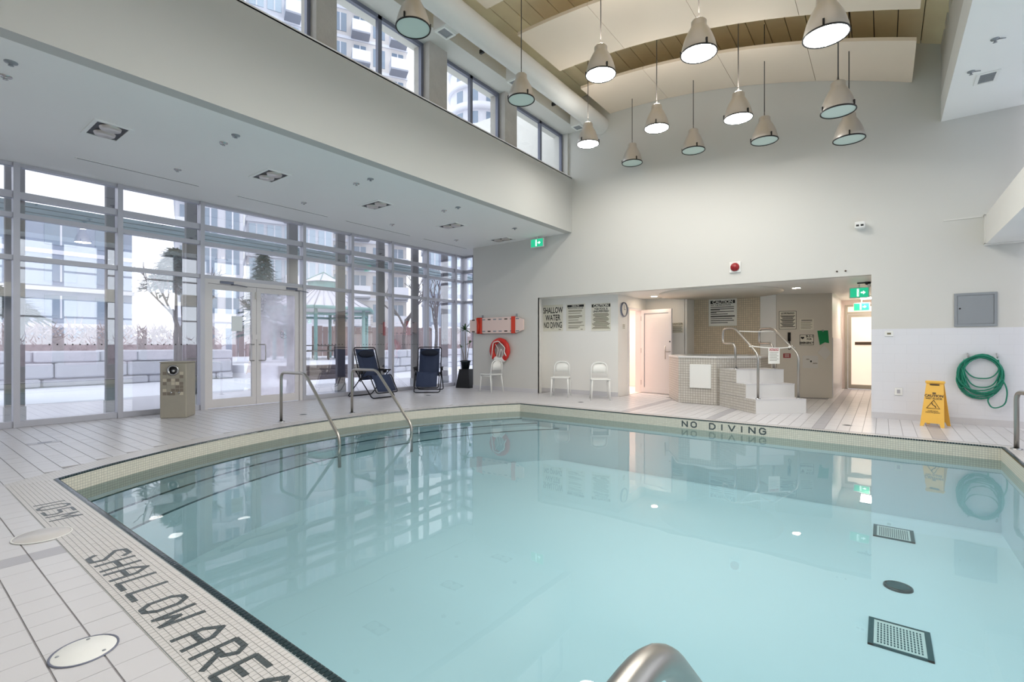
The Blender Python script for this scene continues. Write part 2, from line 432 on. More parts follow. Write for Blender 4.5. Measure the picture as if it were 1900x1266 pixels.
# dark bullnose edge, tile by tile
def resample(poly, step):
    out = []; n = len(poly); pos = step / 2; base = 0.0
    for i in range(n):
        a = Vector((*poly[i], 0)); b = Vector((*poly[(i + 1) % n], 0)); L = (b - a).length
        while pos < base + L:
            q = a + (b - a) * ((pos - base) / L); out.append((q.x, q.y, math.atan2(b.y - a.y, b.x - a.x))); pos += step
        base += L
    return out
edge_pts = resample(outline(0.02), 0.0265)
edge_pts.sort(key=lambda c: near_px(c[0], c[1]))
pr_ = [(-0.021, -0.010), (0.021, -0.010), (0.021, -0.001), (0.016, 0.0035), (0.008, 0.006), (-0.008, 0.006), (-0.017, 0.002), (-0.0215, -0.005)]
def edge_piece():
    b = MB(); h = 0.0108; n = len(pr_)
    v = [(s * h, -p[0], p[1]) for s in (-1, 1) for p in pr_]
    return b.add(v, [tuple(range(n)), tuple(range(2 * n - 1, n - 1, -1))] + [(k, n + k, n + (k + 1) % n, (k + 1) % n) for k in range(n)])
eme = edge_piece().mesh('edge_tile', 'edge_tile')
erest = MB()
for n, (x, y, a) in enumerate(edge_pts):
    if n < 300:
        q = link('edge_tile', eme, pool, (x, y, 0)); q.rotation_euler = (0, 0, a)
    else:
        b = edge_piece(); b.xf(Matrix.Translation((x, y, 0)) @ Matrix.Rotation(a, 4, 'Z')); erest.add(b.v, b.f)
erest.build('edge_tile_field', 'edge_tile', pool)['kind'] = 'stuff'
MB().ring(outline(0.038), outline(0.004), -0.05, 0.0022).build('edge_bed', 'edge_grout', pool)
# inner faces, floor, steps
def wallband(off, z0, z1, b=None):
    pl = outline(off); b = b or MB(); n = len(pl)
    v = [(p[0], p[1], z0) for p in pl] + [(p[0], p[1], z1) for p in pl]
    return b.add(v, [(i, n + i, n + (i + 1) % n, (i + 1) % n) for i in range(n)])
wallband(0.0, -0.26, -0.0115).build('rim_band', 'rim_mosaic', pool)
ZF = -1.0
wallband(0.0, ZF, -0.26).build('basin_wall', 'pool_shell', pool)
pl = outline(0.02); MB().add([(p[0], p[1], ZF) for p in pl], [tuple(range(len(pl)))]).build('basin_floor', 'pool_shell', pool)
# curved entry steps along the left side
def arc(r, n=40, y0=PY0, y1=PY1):
    a0 = math.asin(max(-1, (y0 - AY) / r)); a1 = math.asin(min(1, (y1 - AY) / r))
    return [(AC - r * math.cos(a0 + (a1 - a0) * i / n), AY + r * math.sin(a0 + (a1 - a0) * i / n)) for i in range(n + 1)]
for k, (dr, z) in enumerate(((0.035, -0.285), (0.33, -0.35), (0.72, -0.41))):
    o_ = arc(AR); i_ = arc(AR - dr); poly = o_ + i_[::-1]
    MB().prism(poly, ZF, z).build('entry_step', 'pool_shell', pool)
    i2 = arc(AR - dr + 0.013)
    st = MB(); n = len(i_)
    st.add([(p[0], p[1], z + 0.002) for p in i_] + [(p[0], p[1], z + 0.002) for p in i2] + [(p[0] + 0.002, p[1], z - 0.010) for p in i_],
           [(q, q + 1, n + q + 1, n + q) for q in range(n - 1)] + [(q, 2 * n + q, 2 * n + q + 1, q + 1) for q in range(n - 1)])
    st.build('step_nosing', 'pool_line', pool)
for k, yc in enumerate((7.19, 4.65)):       # floor grilles: frame, pad and rows of slots
    gx0, gx1, gy0, gy1 = -0.09, 0.285, yc - 0.235 + 0.02, yc + 0.235 - 0.02
    g = thing('drain_grille', ['perforated pool drain near the yellow wet floor sign', 'perforated pool drain nearest the camera'][k], 'drain', (0, 0, ZF), group='pool floor grilles')
    MB().box(gx0 + 0.03, gx1 - 0.03, gy0 + 0.02, gy1 - 0.02, 0, 0.012).build('plate', 'plastic_white', g)
    for x0, x1 in ((gx0, gx0 + 0.035), (gx1 - 0.035, gx1)): MB().box(x0, x1, gy0, gy1, 0, 0.016).build('end_bar', 'pool_line', g)
    for y0, y1 in ((gy0, gy0 + 0.016), (gy1 - 0.016, gy1)): MB().box(gx0, gx1, y0, y1, 0, 0.0155).build('side_bar', 'pool_line', g)
    sl = MB()
    for a in range(14):
        for c_ in range(9): sl.box(gx0 + 0.056 + a * 0.0195, gx0 + 0.066 + a * 0.0195, gy0 + 0.05 + c_ * 0.037, gy0 + 0.075 + c_ * 0.037, 0.011, 0.0135)
    sl.build('slot_rows', 'pool_line', g)['kind'] = 'stuff'
g = thing('drain_cover', 'round dark drain cover between the two pool drains', 'drain', (0.11, 5.63, ZF))
MB().lathe([(0.001, 0.02), (0.085, 0.02), (0.1, 0.0)], 28).build('disc', 'pool_line', g)
MB().lathe([(0.088, 0.0), (0.088, 0.022), (0.108, 0.016), (0.11, 0.0)], 28).build('ring', 'edge_tile', g)
# water
pl = outline(-0.001); wz = -0.155
wat = MB().add([(p[0], p[1], wz) for p in pl], [tuple(range(len(pl)))]).build('pool_water', 'water')
tag(wat, 'calm turquoise water filling the swimming pool', 'water', kind='stuff')

# ---- lettering set in the near mosaic
GL = {'S': [[(1, .8), (.8, 1), (.2, .98), (.06, .75), (.9, .3), (.8, 0), (.2, 0), (0, .2)]], 'H': [[(.1, 0), (.1, 1)], [(.9, 0), (.9, 1)], [(.1, .5), (.9, .5)]],
      'A': [[(.08, 0), (.12, .65), (.5, 1), (.88, .65), (.92, 0)], [(.12, .42), (.9, .42)]], 'L': [[(.1, 1), (.1, .06), (.9, .06)]], 'O': [[(.1, .25), (.1, .75), (.35, .98), (.65, .98), (.9, .75), (.9, .25), (.65, .02), (.35, .02), (.1, .25)]],
      'W': [[(.08, 1), (.18, .03), (.5, .55), (.82, .03), (.92, 1)]], 'R': [[(.1, 0), (.1, .97), (.7, .97), (.9, .75), (.7, .5), (.1, .5)], [(.45, .5), (.95, 0)]],
      'E': [[(.95, .96), (.1, .96), (.1, .04), (.95, .04)], [(.1, .5), (.8, .5)]], '1': [[(.5, 0), (.5, 1)]], '0': [[(.1, .2), (.1, .8), (.4, 1), (.7, 1), (.9, .8), (.9, .2), (.7, 0), (.4, 0), (.1, .2)]],
      '5': [[(.9, .97), (.1, .97), (.1, .55), (.7, .55), (.9, .35), (.8, .05), (.1, .03)]], 'M': [[(.06, 0), (.1, 1), (.5, .45), (.9, 1), (.94, 0)]],
      'N': [[(.1, 0), (.1, 1), (.9, 0), (.9, 1)]], 'D': [[(.1, 0), (.1, 1), (.6, 1), (.9, .7), (.9, .3), (.6, 0), (.1, 0)]], 'I': [[(.5, 0), (.5, 1)]], 'V': [[(.05, 1), (.5, 0), (.95, 1)]], 'G': [[(.9, .8), (.65, 1), (.3, 1), (.1, .7), (.1, .3), (.3, 0), (.7, 0), (.9, .2), (.9, .5), (.55, .5)]]}
def clip_rect(poly, x0, x1, y0, y1):
    for ax, lim, sg in ((0, x0, 1), (0, x1, -1), (1, y0, 1), (1, y1, -1)):
        out = []
        for i in range(len(poly)):
            p, q = poly[i - 1], poly[i]; dp, dq = (p[ax] - lim) * sg, (q[ax] - lim) * sg
            if (dp >= 0) != (dq >= 0): t = dp / (dp - dq); out.append((p[0] + (q[0] - p[0]) * t, p[1] + (q[1] - p[1]) * t))
            if dq >= 0: out.append(q)
        poly = out
        if not poly: return poly
    return poly
def glyph(ch, wd, ht, th, map3, dz, cell=None, org=(0, 0)):
    """strokes of a letter; with cell they are cut into the pieces of a mosaic grid whose first tile starts at org"""
    b = MB(); lift = 0.0
    for st in GL[ch]:
        for (x0, y0), (x1, y1) in zip(st[:-1], st[1:]):
            a = Vector((x0 * wd, y0 * ht)); c_ = Vector((x1 * wd, y1 * ht)); d = (c_ - a); d.normalize(); nn = Vector((-d.y, d.x)) * th / 2; a -= d * th * 0.25; c_ += d * th * 0.25
            q = [tuple(p) for p in (a - nn, c_ - nn, c_ + nn, a + nn)]; parts = [q]
            if cell:
                parts = []; xs_ = [p[0] for p in q]; ys_ = [p[1] for p in q]
                for i in range(math.floor((min(xs_) - org[0]) / cell), math.floor((max(xs_) - org[0]) / cell) + 1):
                    for j in range(math.floor((min(ys_) - org[1]) / cell), math.floor((max(ys_) - org[1]) / cell) + 1):
                        r = clip_rect(q, org[0] + i * cell + 0.0011, org[0] + (i + 1) * cell - 0.0011, org[1] + j * cell + 0.0011, org[1] + (j + 1) * cell - 0.0011)
                        if len(r) > 2: parts.append(r)
            lift += 0.0001
            for r in parts:
                n = len(r); b.add([map3(p[0], p[1], h) for h in (0, dz + lift) for p in r], [tuple(range(n - 1, -1, -1)), tuple(range(n, 2 * n))] + [(k, (k + 1) % n, n + (k + 1) % n, n + k) for k in range(n)])
    return b
ins = sempty('trim_1', 'dark mosaic lettering SHALLOW AREA and 1.05M set in the near pool edge')
for ch, x in list(zip('SHALLOW', (-3.55, -3.385, -3.22, -3.05, -2.885, -2.70, -2.535))) + list(zip('AREA', (-2.29, -2.105, -1.935, -1.765))):
    glyph(ch, 0.125, 0.168, 0.024, lambda u, v, h, x=x: (x + u, 0.74 + v, 0.0045 + h), 0.0009, MT, (0.012 - MT / 2 - x, 0.712 - MT / 2 - 0.74)).build('letter_' + ch.lower(), 'mosaic_dark', ins)
for ch, x in zip('105M', (-5.06, -4.93, -4.76, -4.60)):
    glyph(ch, 0.13, 0.165, 0.021, lambda u, v, h, x=x: (x + u, 0.742 + v, 0.0045 + h), 0.0009, MT, (0.012 - MT / 2 - x, 0.712 - MT / 2 - 0.742)).build('letter_' + {'1': 'one', '0': 'zero', '5': 'five', 'M': 'm'}[ch], 'mosaic_dark', ins)
ins2 = sempty('trim_2', 'NO DIVING in dark mosaic on the far pool rim')
x = -2.6
for ch in 'NO DIVING':
    if ch != ' ':
        glyph(ch, 0.10, 0.085, 0.02, lambda u, v, h, x=x: (x + u, PY1 - 0.0005 - h, -0.125 + v), 0.001).build('letter_' + ch.lower(), 'mosaic_dark', ins2)
    x += 0.142

# ---- back wall with the wide opening to the spa
wb = MB()
wb.box(-8.88, -6.75, YB, YB + 0.16, 0, 7.2)
wb.box(-6.75, -0.15, YB, YB + 0.16, 2.35, 7.2)
wb.box(-0.15, XR, YB, YB + 0.16, 1.45, 7.2)
struct(wb.build('wall_back', 'wall'), 'tall white plaster wall above the spa opening')
struct(MB().box(-0.15, XR, YB - 0.004, YB + 0.16, 0, 1.45).build('wall_back_tiled', 'wall_tile'), 'white tiled wall base behind the hose')
struct(MB().prism([(-6.75, YB), (-6.75, YB + 0.05), (-7.06, 10.4), (-7.2, 10.4), (-7.2, YB + 0.16)], 0, 2.35).build('wall_jamb', 'wall_white_lifted'))
struct(MB().box(-7.2, -4.84, 10.4, 10.55, 0, 2.5).build('wall_signs', 'wall_white_lifted'), 'white wall with pool rule signs')
# side wall of the niche with a doorway
sw = MB(); sw.box(-4.99, -4.84, 10.55, 10.95, 0, 2.5); sw.box(-4.99, -4.84, 10.95, 11.80, 2.09, 2.5); sw.box(-4.99, -4.84, 11.80, 12.2, 0, 2.5)
struct(sw.build('wall_niche_left', 'wall_white_lifted'))
nb = MB(); nb.box(-4.84, -3.85, 12.05, 12.2, 0, 2.5); nb.box(-3.86, -3.80, 12.05, 12.8, 0, 2.5)
struct(nb.build('wall_niche_back', 'wall_white_lifted'))
struct(MB().box(-3.80, -2.29, 12.63, 12.78, 0, 2.5).build('wall_spa_tiled', 'niche_mosaic'), 'tan mosaic wall behind the spa')
struct(MB().box(-2.29, -1.92, 12.64, 12.78, 0, 2.5).build('wall_spa_plain', 'wall_white_lifted'))
A_, B_ = Vector((-1.94, 12.6, 0)), Vector((-0.9, 13.0, 0))
struct(MB().prism([(-1.94, 12.6), (-0.9, 13.0), (-1.05, 13.12), (-2.0, 12.75)], 0, 2.5).build('wall_grey', 'wall_grey'), 'grey wall with notices beside the corridor')
hw = MB(); hw.box(-1.05, -0.9, 13.0, 16.25, 0, 2.5)
struct(hw.build('wall_hall_left', 'wall_white_lifted'))
struct(MB().box(-0.9, -0.885, 13.05, 16.1, 0, 1.35).build('wall_hall_tiled', 'wall_tile'))
struct(MB().box(0.42, 0.55, YB + 0.16, 16.25, 0, 2.5).build('wall_hall_right', 'wall'))
eh = MB(); eh.box(-0.9, -0.82, 16.1, 16.2, 0, 2.5); eh.box(-0.82, 0.42, 16.1, 16.2, 2.27, 2.5); eh.box(0.30, 0.42, 16.1, 16.2, 0, 2.27)
struct(eh.build('wall_hall_end', 'warm_wall'))
nc = MB(); nc.box(-7.2, 0.55, YB + 0.159, 13.2, 2.35, 2.5); nc.box(-1.05, 0.55, 13.2, 16.25, 2.40, 2.5)
struct(nc.build('ceiling_niche', 'wall_white_lifted'))
struct(MB().lathe([(0.001, 0), (1.25, 0), (1.27, 0.02), (1.27, 0.05)], 40, (-2.9, 11.4, 2.31)).build('ceiling_spa_ring', 'wall_grey'), 'round dropped ceiling over the spa')
bb = MB(); bb.box(-0.15, XR, YB - 0.012, YB, 0, 0.1); bb.box(-8.88, -6.75, YB - 0.012, YB, 0, 0.1); bb.box(-7.06, -4.84, 10.388, 10.4, 0, 0.1)
struct(bb.build('baseboard_back', 'tile'))
# room behind the niche door
rm = MB(); rm.box(-6.4, -6.3, 10.55, 13.4, 0, 2.6); rm.box(-6.4, -4.99, 13.3, 13.4, 0, 2.6); rm.box(-6.4, -4.99, 10.55, 10.6, 0, 2.6); rm.box(-6.4, -4.99, 10.55, 13.4, 2.5, 2.6); rm.box(-6.4, -4.84, 10.55, 13.4, -0.06, 0.0)
struct(rm.build('wall_changing_room', 'warm_wall'))

# ---- left soffit with bulkhead, clerestory, wall over it
struct(MB().box(-10.15, -5.98, YF, YB, 3.82, 5.1).build('ceiling_soffit_left', 'soffit'), 'low white soffit along the window wall')
struct(MB().box(-5.98, -5.8, YF, YB, 3.8195, 5.1).build('wall_bulkhead_left', 'bulkhead'), 'long pale bulkhead face under the high windows')
struct(MB().box(-10.15, -8.88, YB, 10.9, 3.82, 5.1).build('ceiling_corner', 'soffit'))
CX = -6.05
cw = MB(); cw.box(-6.3, -5.6, YF, YB, 6.15, 6.75); cw.box(-6.3, -6.1, YF, YB, 6.7, 7.2)
struct(cw.build('wall_clerestory', 'wall'), 'white wall band above the high windows')
for y0, y1 in ((-2.2, -1.9), (-0.52, -0.2), (1.5, 1.85), (3.53, 3.83), (5.52, 5.93), (7.52, 7.91), (9.9, 9.95)):
    struct(MB().box(-6.25, -5.88, y0, y1, 5.1, 6.15).build('wall_clerestory_pier', 'concrete' if y0 < 9 else 'wall'))
wn = 1
for y0, y1, ym in ((-1.9, -0.52, -1.2), (-0.2, 1.5, 0.65), (1.85, 3.53, 2.65), (3.83, 5.52, 4.65), (5.93, 7.52, 6.70), (7.91, 9.9, 8.99)):
    wdw = sempty('window_%d' % wn, 'high clerestory window under the curved ceiling'); wn += 1
    fr_ = lambda a, b, c, d, p='frame_bar': MB().box(CX - 0.03, CX + 0.03, a, b, c, d).build(p, 'alu_dark', wdw)
    fr_(y0, y0 + 0.05, 5.1, 6.15); fr_(y1 - 0.05, y1, 5.1, 6.15); fr_(ym - 0.035, ym + 0.035, 5.1, 6.15, 'mullion'); fr_(y0 + 0.05, y1 - 0.05, 6.09, 6.15); fr_(y0 + 0.05, y1 - 0.05, 5.1, 5.15)
    MB().box(CX - 0.006, CX, y0 + 0.05, ym - 0.035, 5.15, 6.09).build('pane', 'glass_clear', wdw)
    MB().box(CX - 0.006, CX, ym + 0.035, y1 - 0.05, 5.15, 6.09).build('pane', 'glass_clear', wdw)

# ---- ceiling: plank deck and curved panels
ceil = sempty('ceiling', 'curved ceiling of pale panels hung below a plank deck')
deck = lambda x: curve(x) + 0.62
xs = [-6.2 + 0.29 * i for i in range(28)]
for a, b_ in zip(xs[:-1], xs[1:]):
    z0, z1 = deck(a), deck(b_); q = MB()
    q.add([(a + 0.006, YF, z0), (b_ - 0.006, YF, z1), (b_ - 0.006, YB, z1), (a + 0.006, YB, z0), (a + 0.006, YF, z0 + 0.06), (b_ - 0.006, YF, z1 + 0.06), (b_ - 0.006, YB, z1 + 0.06), (a + 0.006, YB, z0 + 0.06)],
          [(0, 3, 2, 1), (4, 5, 6, 7), (0, 1, 5, 4), (1, 2, 6, 5), (2, 3, 7, 6), (3, 0, 4, 7)])
    q.build('plank', 'deck_wood', ceil)
bk = MB()
for a, b_ in zip(xs[:-1], xs[1:]):
    z0, z1 = deck(a) + 0.05, deck(b_) + 0.05
    bk.add([(a, YF, z0), (b_, YF, z1), (b_, YB, z1), (a, YB, z0), (a, YF, z0 + 0.1), (b_, YF, z1 + 0.1), (b_, YB, z1 + 0.1), (a, YB, z0 + 0.1)], [(0, 3, 2, 1), (4, 5, 6, 7), (0, 1, 5, 4), (1, 2, 6, 5), (2, 3, 7, 6), (3, 0, 4, 7)])
bk.build('roof_backing', 'brown_dark', ceil)
for y0, y1 in ((8.62, 9.945), (6.50, 7.83), (4.38, 5.71), (2.26, 3.59), (0.14, 1.47), (-1.98, -0.65)):
    for k in range(4):
        xa = -4.82 + k * 1.2975 + 0.003; xb = -4.82 + (k + 1) * 1.2975 - 0.003; n = 8; v = []; f = []
        for i in range(n + 1):
            x = xa + (xb - xa) * i / n; z = curve(x); v += [(x, y0, z), (x, y1, z), (x, y1, z + 0.05), (x, y0, z + 0.05)]
        for i in range(n):
            a = i * 4; f += [(a, a + 1, a + 5, a + 4), (a + 3, a + 7, a + 6, a + 2), (a, a + 4, a + 7, a + 3), (a + 1, a + 2, a + 6, a + 5)]
        f += [(0, 3, 2, 1), (n * 4, n * 4 + 1, n * 4 + 2, n * 4 + 3)]
        MB().add(v, f).build('panel', 'ceil_panel', ceil)
# right soffit with slotted upper edge
struct(MB().box(0.71, XR + 0.1, YF, YB, 4.62, 5.0).build('ceiling_soffit_right', 'soffit'), 'white soffit along the right window wall')
ru = MB(); ru.box(0.71, 0.95, YF, YB, 5.0, 5.62); ru.box(0.95, XR + 0.1, YF, YB, 5.0, 5.3); ru.box(0.71, 0.95, 9.5, YB, 5.62, 6.1)
struct(ru.build('wall_right_bulkhead', 'wall'))
for k in range(22):
    y = 9.32 - 0.5 * k
    struct(MB().box(0.71, 0.95, y - 0.27, y, 5.62, 6.1).build('wall_rafter_block', 'wall'))
struct(MB().box(0.9, 0.95, YF, YB, 5.62, 6.1).build('wall_slot_back', 'brown_dark'))

# ---- window wall on the left
def window_bay(y0, y1, door=False):
    global wn
    wd = sempty('window_%d' % wn, 'full height window bay looking onto the snowy courtyard'); wn += 1
    a, b = y0 + 0.035, y1 - 0.035
    zs = [(0.0, 0.09), (2.42, 2.49), (3.03, 3.10), (3.31, 3.41), (3.77, 3.82)]
    if door: zs = zs[1:]
    for z0, z1 in zs: MB().box(GX - 0.04, GX + 0.06, a, b, z0, z1).build('transom', 'alu', wd)
    rows = [(0.09, 2.42), (2.49, 3.03), (3.10, 3.31), (3.41, 3.77)]
    if door: rows = rows[1:]
    for z0, z1 in rows: MB().box(GX - 0.008, GX + 0.004, a, b, z0, z1).build('pane', 'glass', wd)
    if not door:
        dm = MB()
        for k in range(8):
            y = y0 + 0.36 + k * (y1 - y0 - 0.55) / 7 * 0.95
            dm.add([(GX + 0.006, y + 0.011 * math.cos(q * math.pi / 4), 1.2 + 0.011 * math.sin(q * math.pi / 4)) for q in range(8)], [tuple(range(8))])
        dm.build('dot_decals', 'black', wd)['kind'] = 'stuff'
    return wd
MY = [-2.31, -1.11, 0.09, 1.29, 2.49, 3.70, 5.68, 6.88, 8.06, 9.26, 10.37]
mw = sempty('window_wall_frame', 'silver aluminium posts of the window wall')
for y in MY: MB().box(GX - 0.06, GX + 0.09, y - 0.035, y + 0.035, 0, 3.82).build('mullion', 'alu', mw)
for y0, y1 in zip(MY[:-1], MY[1:]): window_bay(y0, y1, door=(y0 == 3.70))
# corner return
MB().box(GX - 0.06, GX + 0.09, 10.72, 10.85, 0, 3.82).build('mullion', 'alu', mw)
cr = sempty('window_%d' % wn, 'narrow corner glazing behind the potted plant'); wn += 1
MB().box(GX - 0.008, GX + 0.004, 10.405, 10.72, 0.09, 3.77).build('pane', 'glass', cr)
for z0, z1 in [(0.0, 0.09), (2.42, 2.49), (3.03, 3.10), (3.31, 3.41), (3.77, 3.82)]:
    MB().box(GX - 0.04, GX + 0.06, 10.405, 10.72, z0, z1).build('transom', 'alu', cr)
    MB().box(GX + 0.09, -8.9, 10.75, 10.83, z0, z1).build('transom', 'alu', cr)
for z0, z1 in [(0.09, 2.42), (2.49, 3.03), (3.10, 3.31), (3.41, 3.77)]: MB().box(GX + 0.09, -8.9, 10.78, 10.79, z0, z1).build('pane', 'glass', cr)
MB().box(-9.60, -9.54, 10.73, 10.84, 0, 3.82).build('mullion', 'alu_dark', cr)
struct(MB().box(-8.9, -8.72, YB + 0.16, 10.9, 0, 3.9).build('wall_corner_stub', 'wall'))
# double door
y0, y1 = 3.735, 5.645
dr = sempty('door_1', 'white double glass door to the courtyard')
ym = (y0 + y1) / 2
for y in (y0 + 0.03, y1 - 0.03): MB().box(GX - 0.05, GX + 0.07, y - 0.03, y + 0.03, 0, 2.42).build('jamb', 'door_white', dr)
MB().box(GX - 0.05, GX + 0.07, y0 + 0.06, y1 - 0.06, 2.34, 2.42).build('head', 'door_white', dr)
for k, (a, b) in enumerate(((y0 + 0.065, ym - 0.004), (ym + 0.004, y1 - 0.065))):
    lf = MB()
    lf.box(GX - 0.02, GX + 0.03, a, a + 0.085, 0.012, 2.335); lf.box(GX - 0.02, GX + 0.03, b - 0.085, b, 0.012, 2.335)
    lf.box(GX - 0.02, GX + 0.03, a + 0.085, b - 0.085, 2.235, 2.335); lf.box(GX - 0.02, GX + 0.03, a + 0.085, b - 0.085, 0.012, 0.17)
    leaf = lf.build('door_leaf', 'door_white', dr)
    MB().box(GX, GX + 0.008, a + 0.085, b - 0.085, 0.17, 2.235).build('pane', 'glass_fog' if k else 'glass', leaf)
    yh = (b - 0.15, a + 0.15)[k]; yo = (b - 0.04, a + 0.04)[k]
    MB().tube(fillet([(GX + 0.03, yo, 0.88), (GX + 0.09, yh, 0.88), (GX + 0.09, yh, 1.20), (GX + 0.03, yo, 1.20)], 0.02), 0.011).build('pull_handle', 'steel', leaf)
    cl = MB(); yc = a + 0.2 if k == 0 else b - 0.3
    cl.box(GX + 0.03, GX + 0.085, yc, yc + 0.24, 2.35, 2.40); cl.tube([(GX + 0.06, yc + 0.2, 2.345), (GX + 0.2, yc + 0.24, 2.335), (GX + 0.05, yc + 0.5, 2.33)], 0.009)
    cl.build('door_closer', 'alu_dark', leaf)
MB().box(GX + 0.03, GX + 0.045, ym - 0.08, ym + 0.04, 1.30, 1.40).build('lock_plate', 'door_white', dr)
MB().box(GX + 0.031, GX + 0.038, ym - 0.028, ym - 0.002, 2.1, 2.24).build('flush_bolt', 'steel_brushed', dr)
tag(MB().box(GX + 0.009, GX + 0.012, 4.23, 4.43, 1.46, 1.75).build('door_notice', 'frost'), 'small pale paper notice stuck to the left glass door leaf', 'notice')

# ---- right window wall (out of frame, seen as reflections), duct box
rwn = sempty('window_%d' % wn, 'window wall on the right side of the room'); wn += 1
ry = [-1.95 + 1.15 * i for i in range(11)]
for y in ry: MB().box(XR - 0.04, XR + 0.08, y - 0.14, y + 0.14, 0, 4.62).build('mullion', 'alu', rwn)
for a, b in zip(ry[:-1], ry[1:]):
    for z0, z1 in ((0, 0.5), (2.08, 2.14), (2.70, 3.10), (3.60, 3.66), (4.55, 4.62)): MB().box(XR - 0.03, XR + 0.05, a + 0.14, b - 0.14, z0, z1).build('transom', 'alu', rwn)
    for z0, z1 in ((0.5, 2.08), (2.14, 2.70), (3.10, 3.60), (3.66, 4.55)): MB().box(XR, XR + 0.01, a + 0.14, b - 0.14, z0, z1).build('pane', 'glass_clear', rwn)
dx = thing('duct_box', 'pale rectangular duct running along the right window wall', 'duct', (0, 0, 2.67))
MB().box(1.20, XR - 0.06, YF + 0.05, YB - 0.03, 0.0, 0.43).build('casing', 'duct', dx)
for z in (0.0, 0.43): MB().box(1.185, XR - 0.06, 9.86, YB - 0.001, z - 0.012, z + 0.012).build('flange', 'duct', dx)
MB().box(1.185, 1.21, 9.86, YB - 0.001, 0.0, 0.43).build('flange', 'duct', dx)
tag(MB().box(0.74, 1.18, YB - 0.012, YB, 3.085, 3.10).build('wall_conduit', 'duct'), 'thin painted conduit running from the duct box along the back wall', 'conduit')
struct(MB().box(-10.2, XR + 0.2, YF - 0.15, YF, 0, 7.2).build('wall_front', 'wall'))
struct(MB().box(-6.3, -5.8, YF, YB, 5.08, 5.12).build('trim_3', 'soffit'), 'sill of the high windows')

# ================================================================== THINGS INSIDE
# ---- pendant lamps
def make_pendant(lit):
    t = thing('pendant_lamp', '', 'lamp')
    prof = [(0.205, 0.0), (0.207, 0.012), (0.196, 0.07), (0.178, 0.14), (0.152, 0.21), (0.122, 0.27), (0.096, 0.315), (0.09, 0.325), (0.088, 0.385), (0.075, 0.40), (0.001, 0.402)]
    sh = MB().lathe(prof, 32).build('shade', 'lamp_metal', t)
    MB().lathe([(0.196, 0.004), (0.205, -0.006), (0.212, 0.0), (0.210, 0.014), (0.203, 0.016)], 32).build('rim', 'black', t)
    MB().lathe([(0.001, 0.006), (0.198, 0.006)], 32).build('diffuser', 'diffuser_on' if lit else 'diffuser_off', t)
    if lit: MB().lathe([(0.001, 0.4035), (0.07, 0.4035)], 20).build('uplight_disc', 'diffuser_on', t)  # glowing disc added on the cap to brighten the ceiling
    for a in (0.4, 2.5, 4.6):
        b = MB(); b.ob((0.206 * math.cos(a), 0.206 * math.sin(a), 0.045), (0.008 * math.cos(a), 0.008 * math.sin(a), 0), (-0.009 * math.sin(a), 0.009 * math.cos(a), 0), (0, 0, 0.03)); b.build('clip', 'black', t)
    MB().tube(fillet([(-0.03, 0, 0.39), (0, 0, 0.50), (0.03, 0, 0.39)], 0.02), 0.006, 6).build('yoke', 'cable', t)
    MB().tube([(0, 0, 0.49), (0, 0, 1.9)], 0.009, 6).build('cord', 'cable', t)
    return t
protos = {True: make_pendant(True), False: make_pendant(False)}
used = set()
LP = [(-0.46, 5.88, 4.33, 1, 'lit bell pendant lamp nearest the right soffit, largest lit disc'), (-1.76, 6.03, 4.69, 1, 'lit bell pendant lamp, second from the right in the nearer lit row'),
      (-3.11, 6.13, 4.93, 1, 'lit bell pendant lamp, leftmost of the nearer lit row of three'), (-4.50, 6.17, 5.02, 0, 'unlit silver bell pendant hanging before the middle clerestory window'),
      (-4.52, 3.98, 5.02, 0, 'unlit silver bell pendant at the top edge, nearest the bulkhead windows'), (-3.11, 8.23, 4.93, 1, 'lit bell pendant lamp in the far row between two unlit ones'),
      (-1.78, 8.13, 4.69, 1, 'lit bell pendant lamp in the far row above the spa stairs'), (-4.48, 8.30, 5.02, 1, 'lit bell pendant lamp beside the last clerestory window'),
      (-0.48, 7.91, 4.34, 0, 'pale unlit pendant overlapping the darker one below it'), (-4.15, 9.60, 4.97, 0, 'smallest unlit bell pendant, leftmost against the back wall'),
      (-2.85, 9.42, 4.86, 0, 'unlit bell pendant against the back wall, second from the left'), (-1.58, 9.08, 4.61, 0, 'unlit bell pendant against the back wall, third from the left'),
      (-0.405, 8.92, 4.28, 0, 'unlit bell pendant against the back wall, rightmost of its row')]
for x in (-4.5, -3.11, -1.77, -0.46):
    for y in (3.98, 1.85, -0.25):
        if (x, y) != (-4.5, 3.98): LP.append((x, y, curve(x) - 1.3, int(y > -0.2 and x > -4), 'bell pendant lamp out of frame, %s from the left in the %s row' % ({-4.5: 'first', -3.11: 'second', -1.77: 'third', -0.46: 'fourth'}[x], {3.98: 'middle', 1.85: 'near', -0.25: 'rearmost'}[y])))
for x, y, z, lit, lb in LP:
    p = protos[bool(lit)]
    o = p if lit not in used else copytree(p)
    used.add(lit); o.location = (x, y, z); o.rotation_euler = (0, 0, random.uniform(0, 6)); tag(o, lb, 'lamp', 'bell pendant lamps over the pool')
    for ch in o.children:
        if ch.name.startswith('cord'): ch.scale = (1, 1, 1)
    # cord reaches the plank deck above
    L = deck(x) - z - 0.49
    for ch in list(o.children):
        if ch.name.startswith('cord'):
            C.objects.unlink(ch); bpy.data.objects.remove(ch)
    MB().tube([(0, 0, 0.49), (0, 0, 0.49 + L)], 0.008, 6).build('cord', 'cable', o)
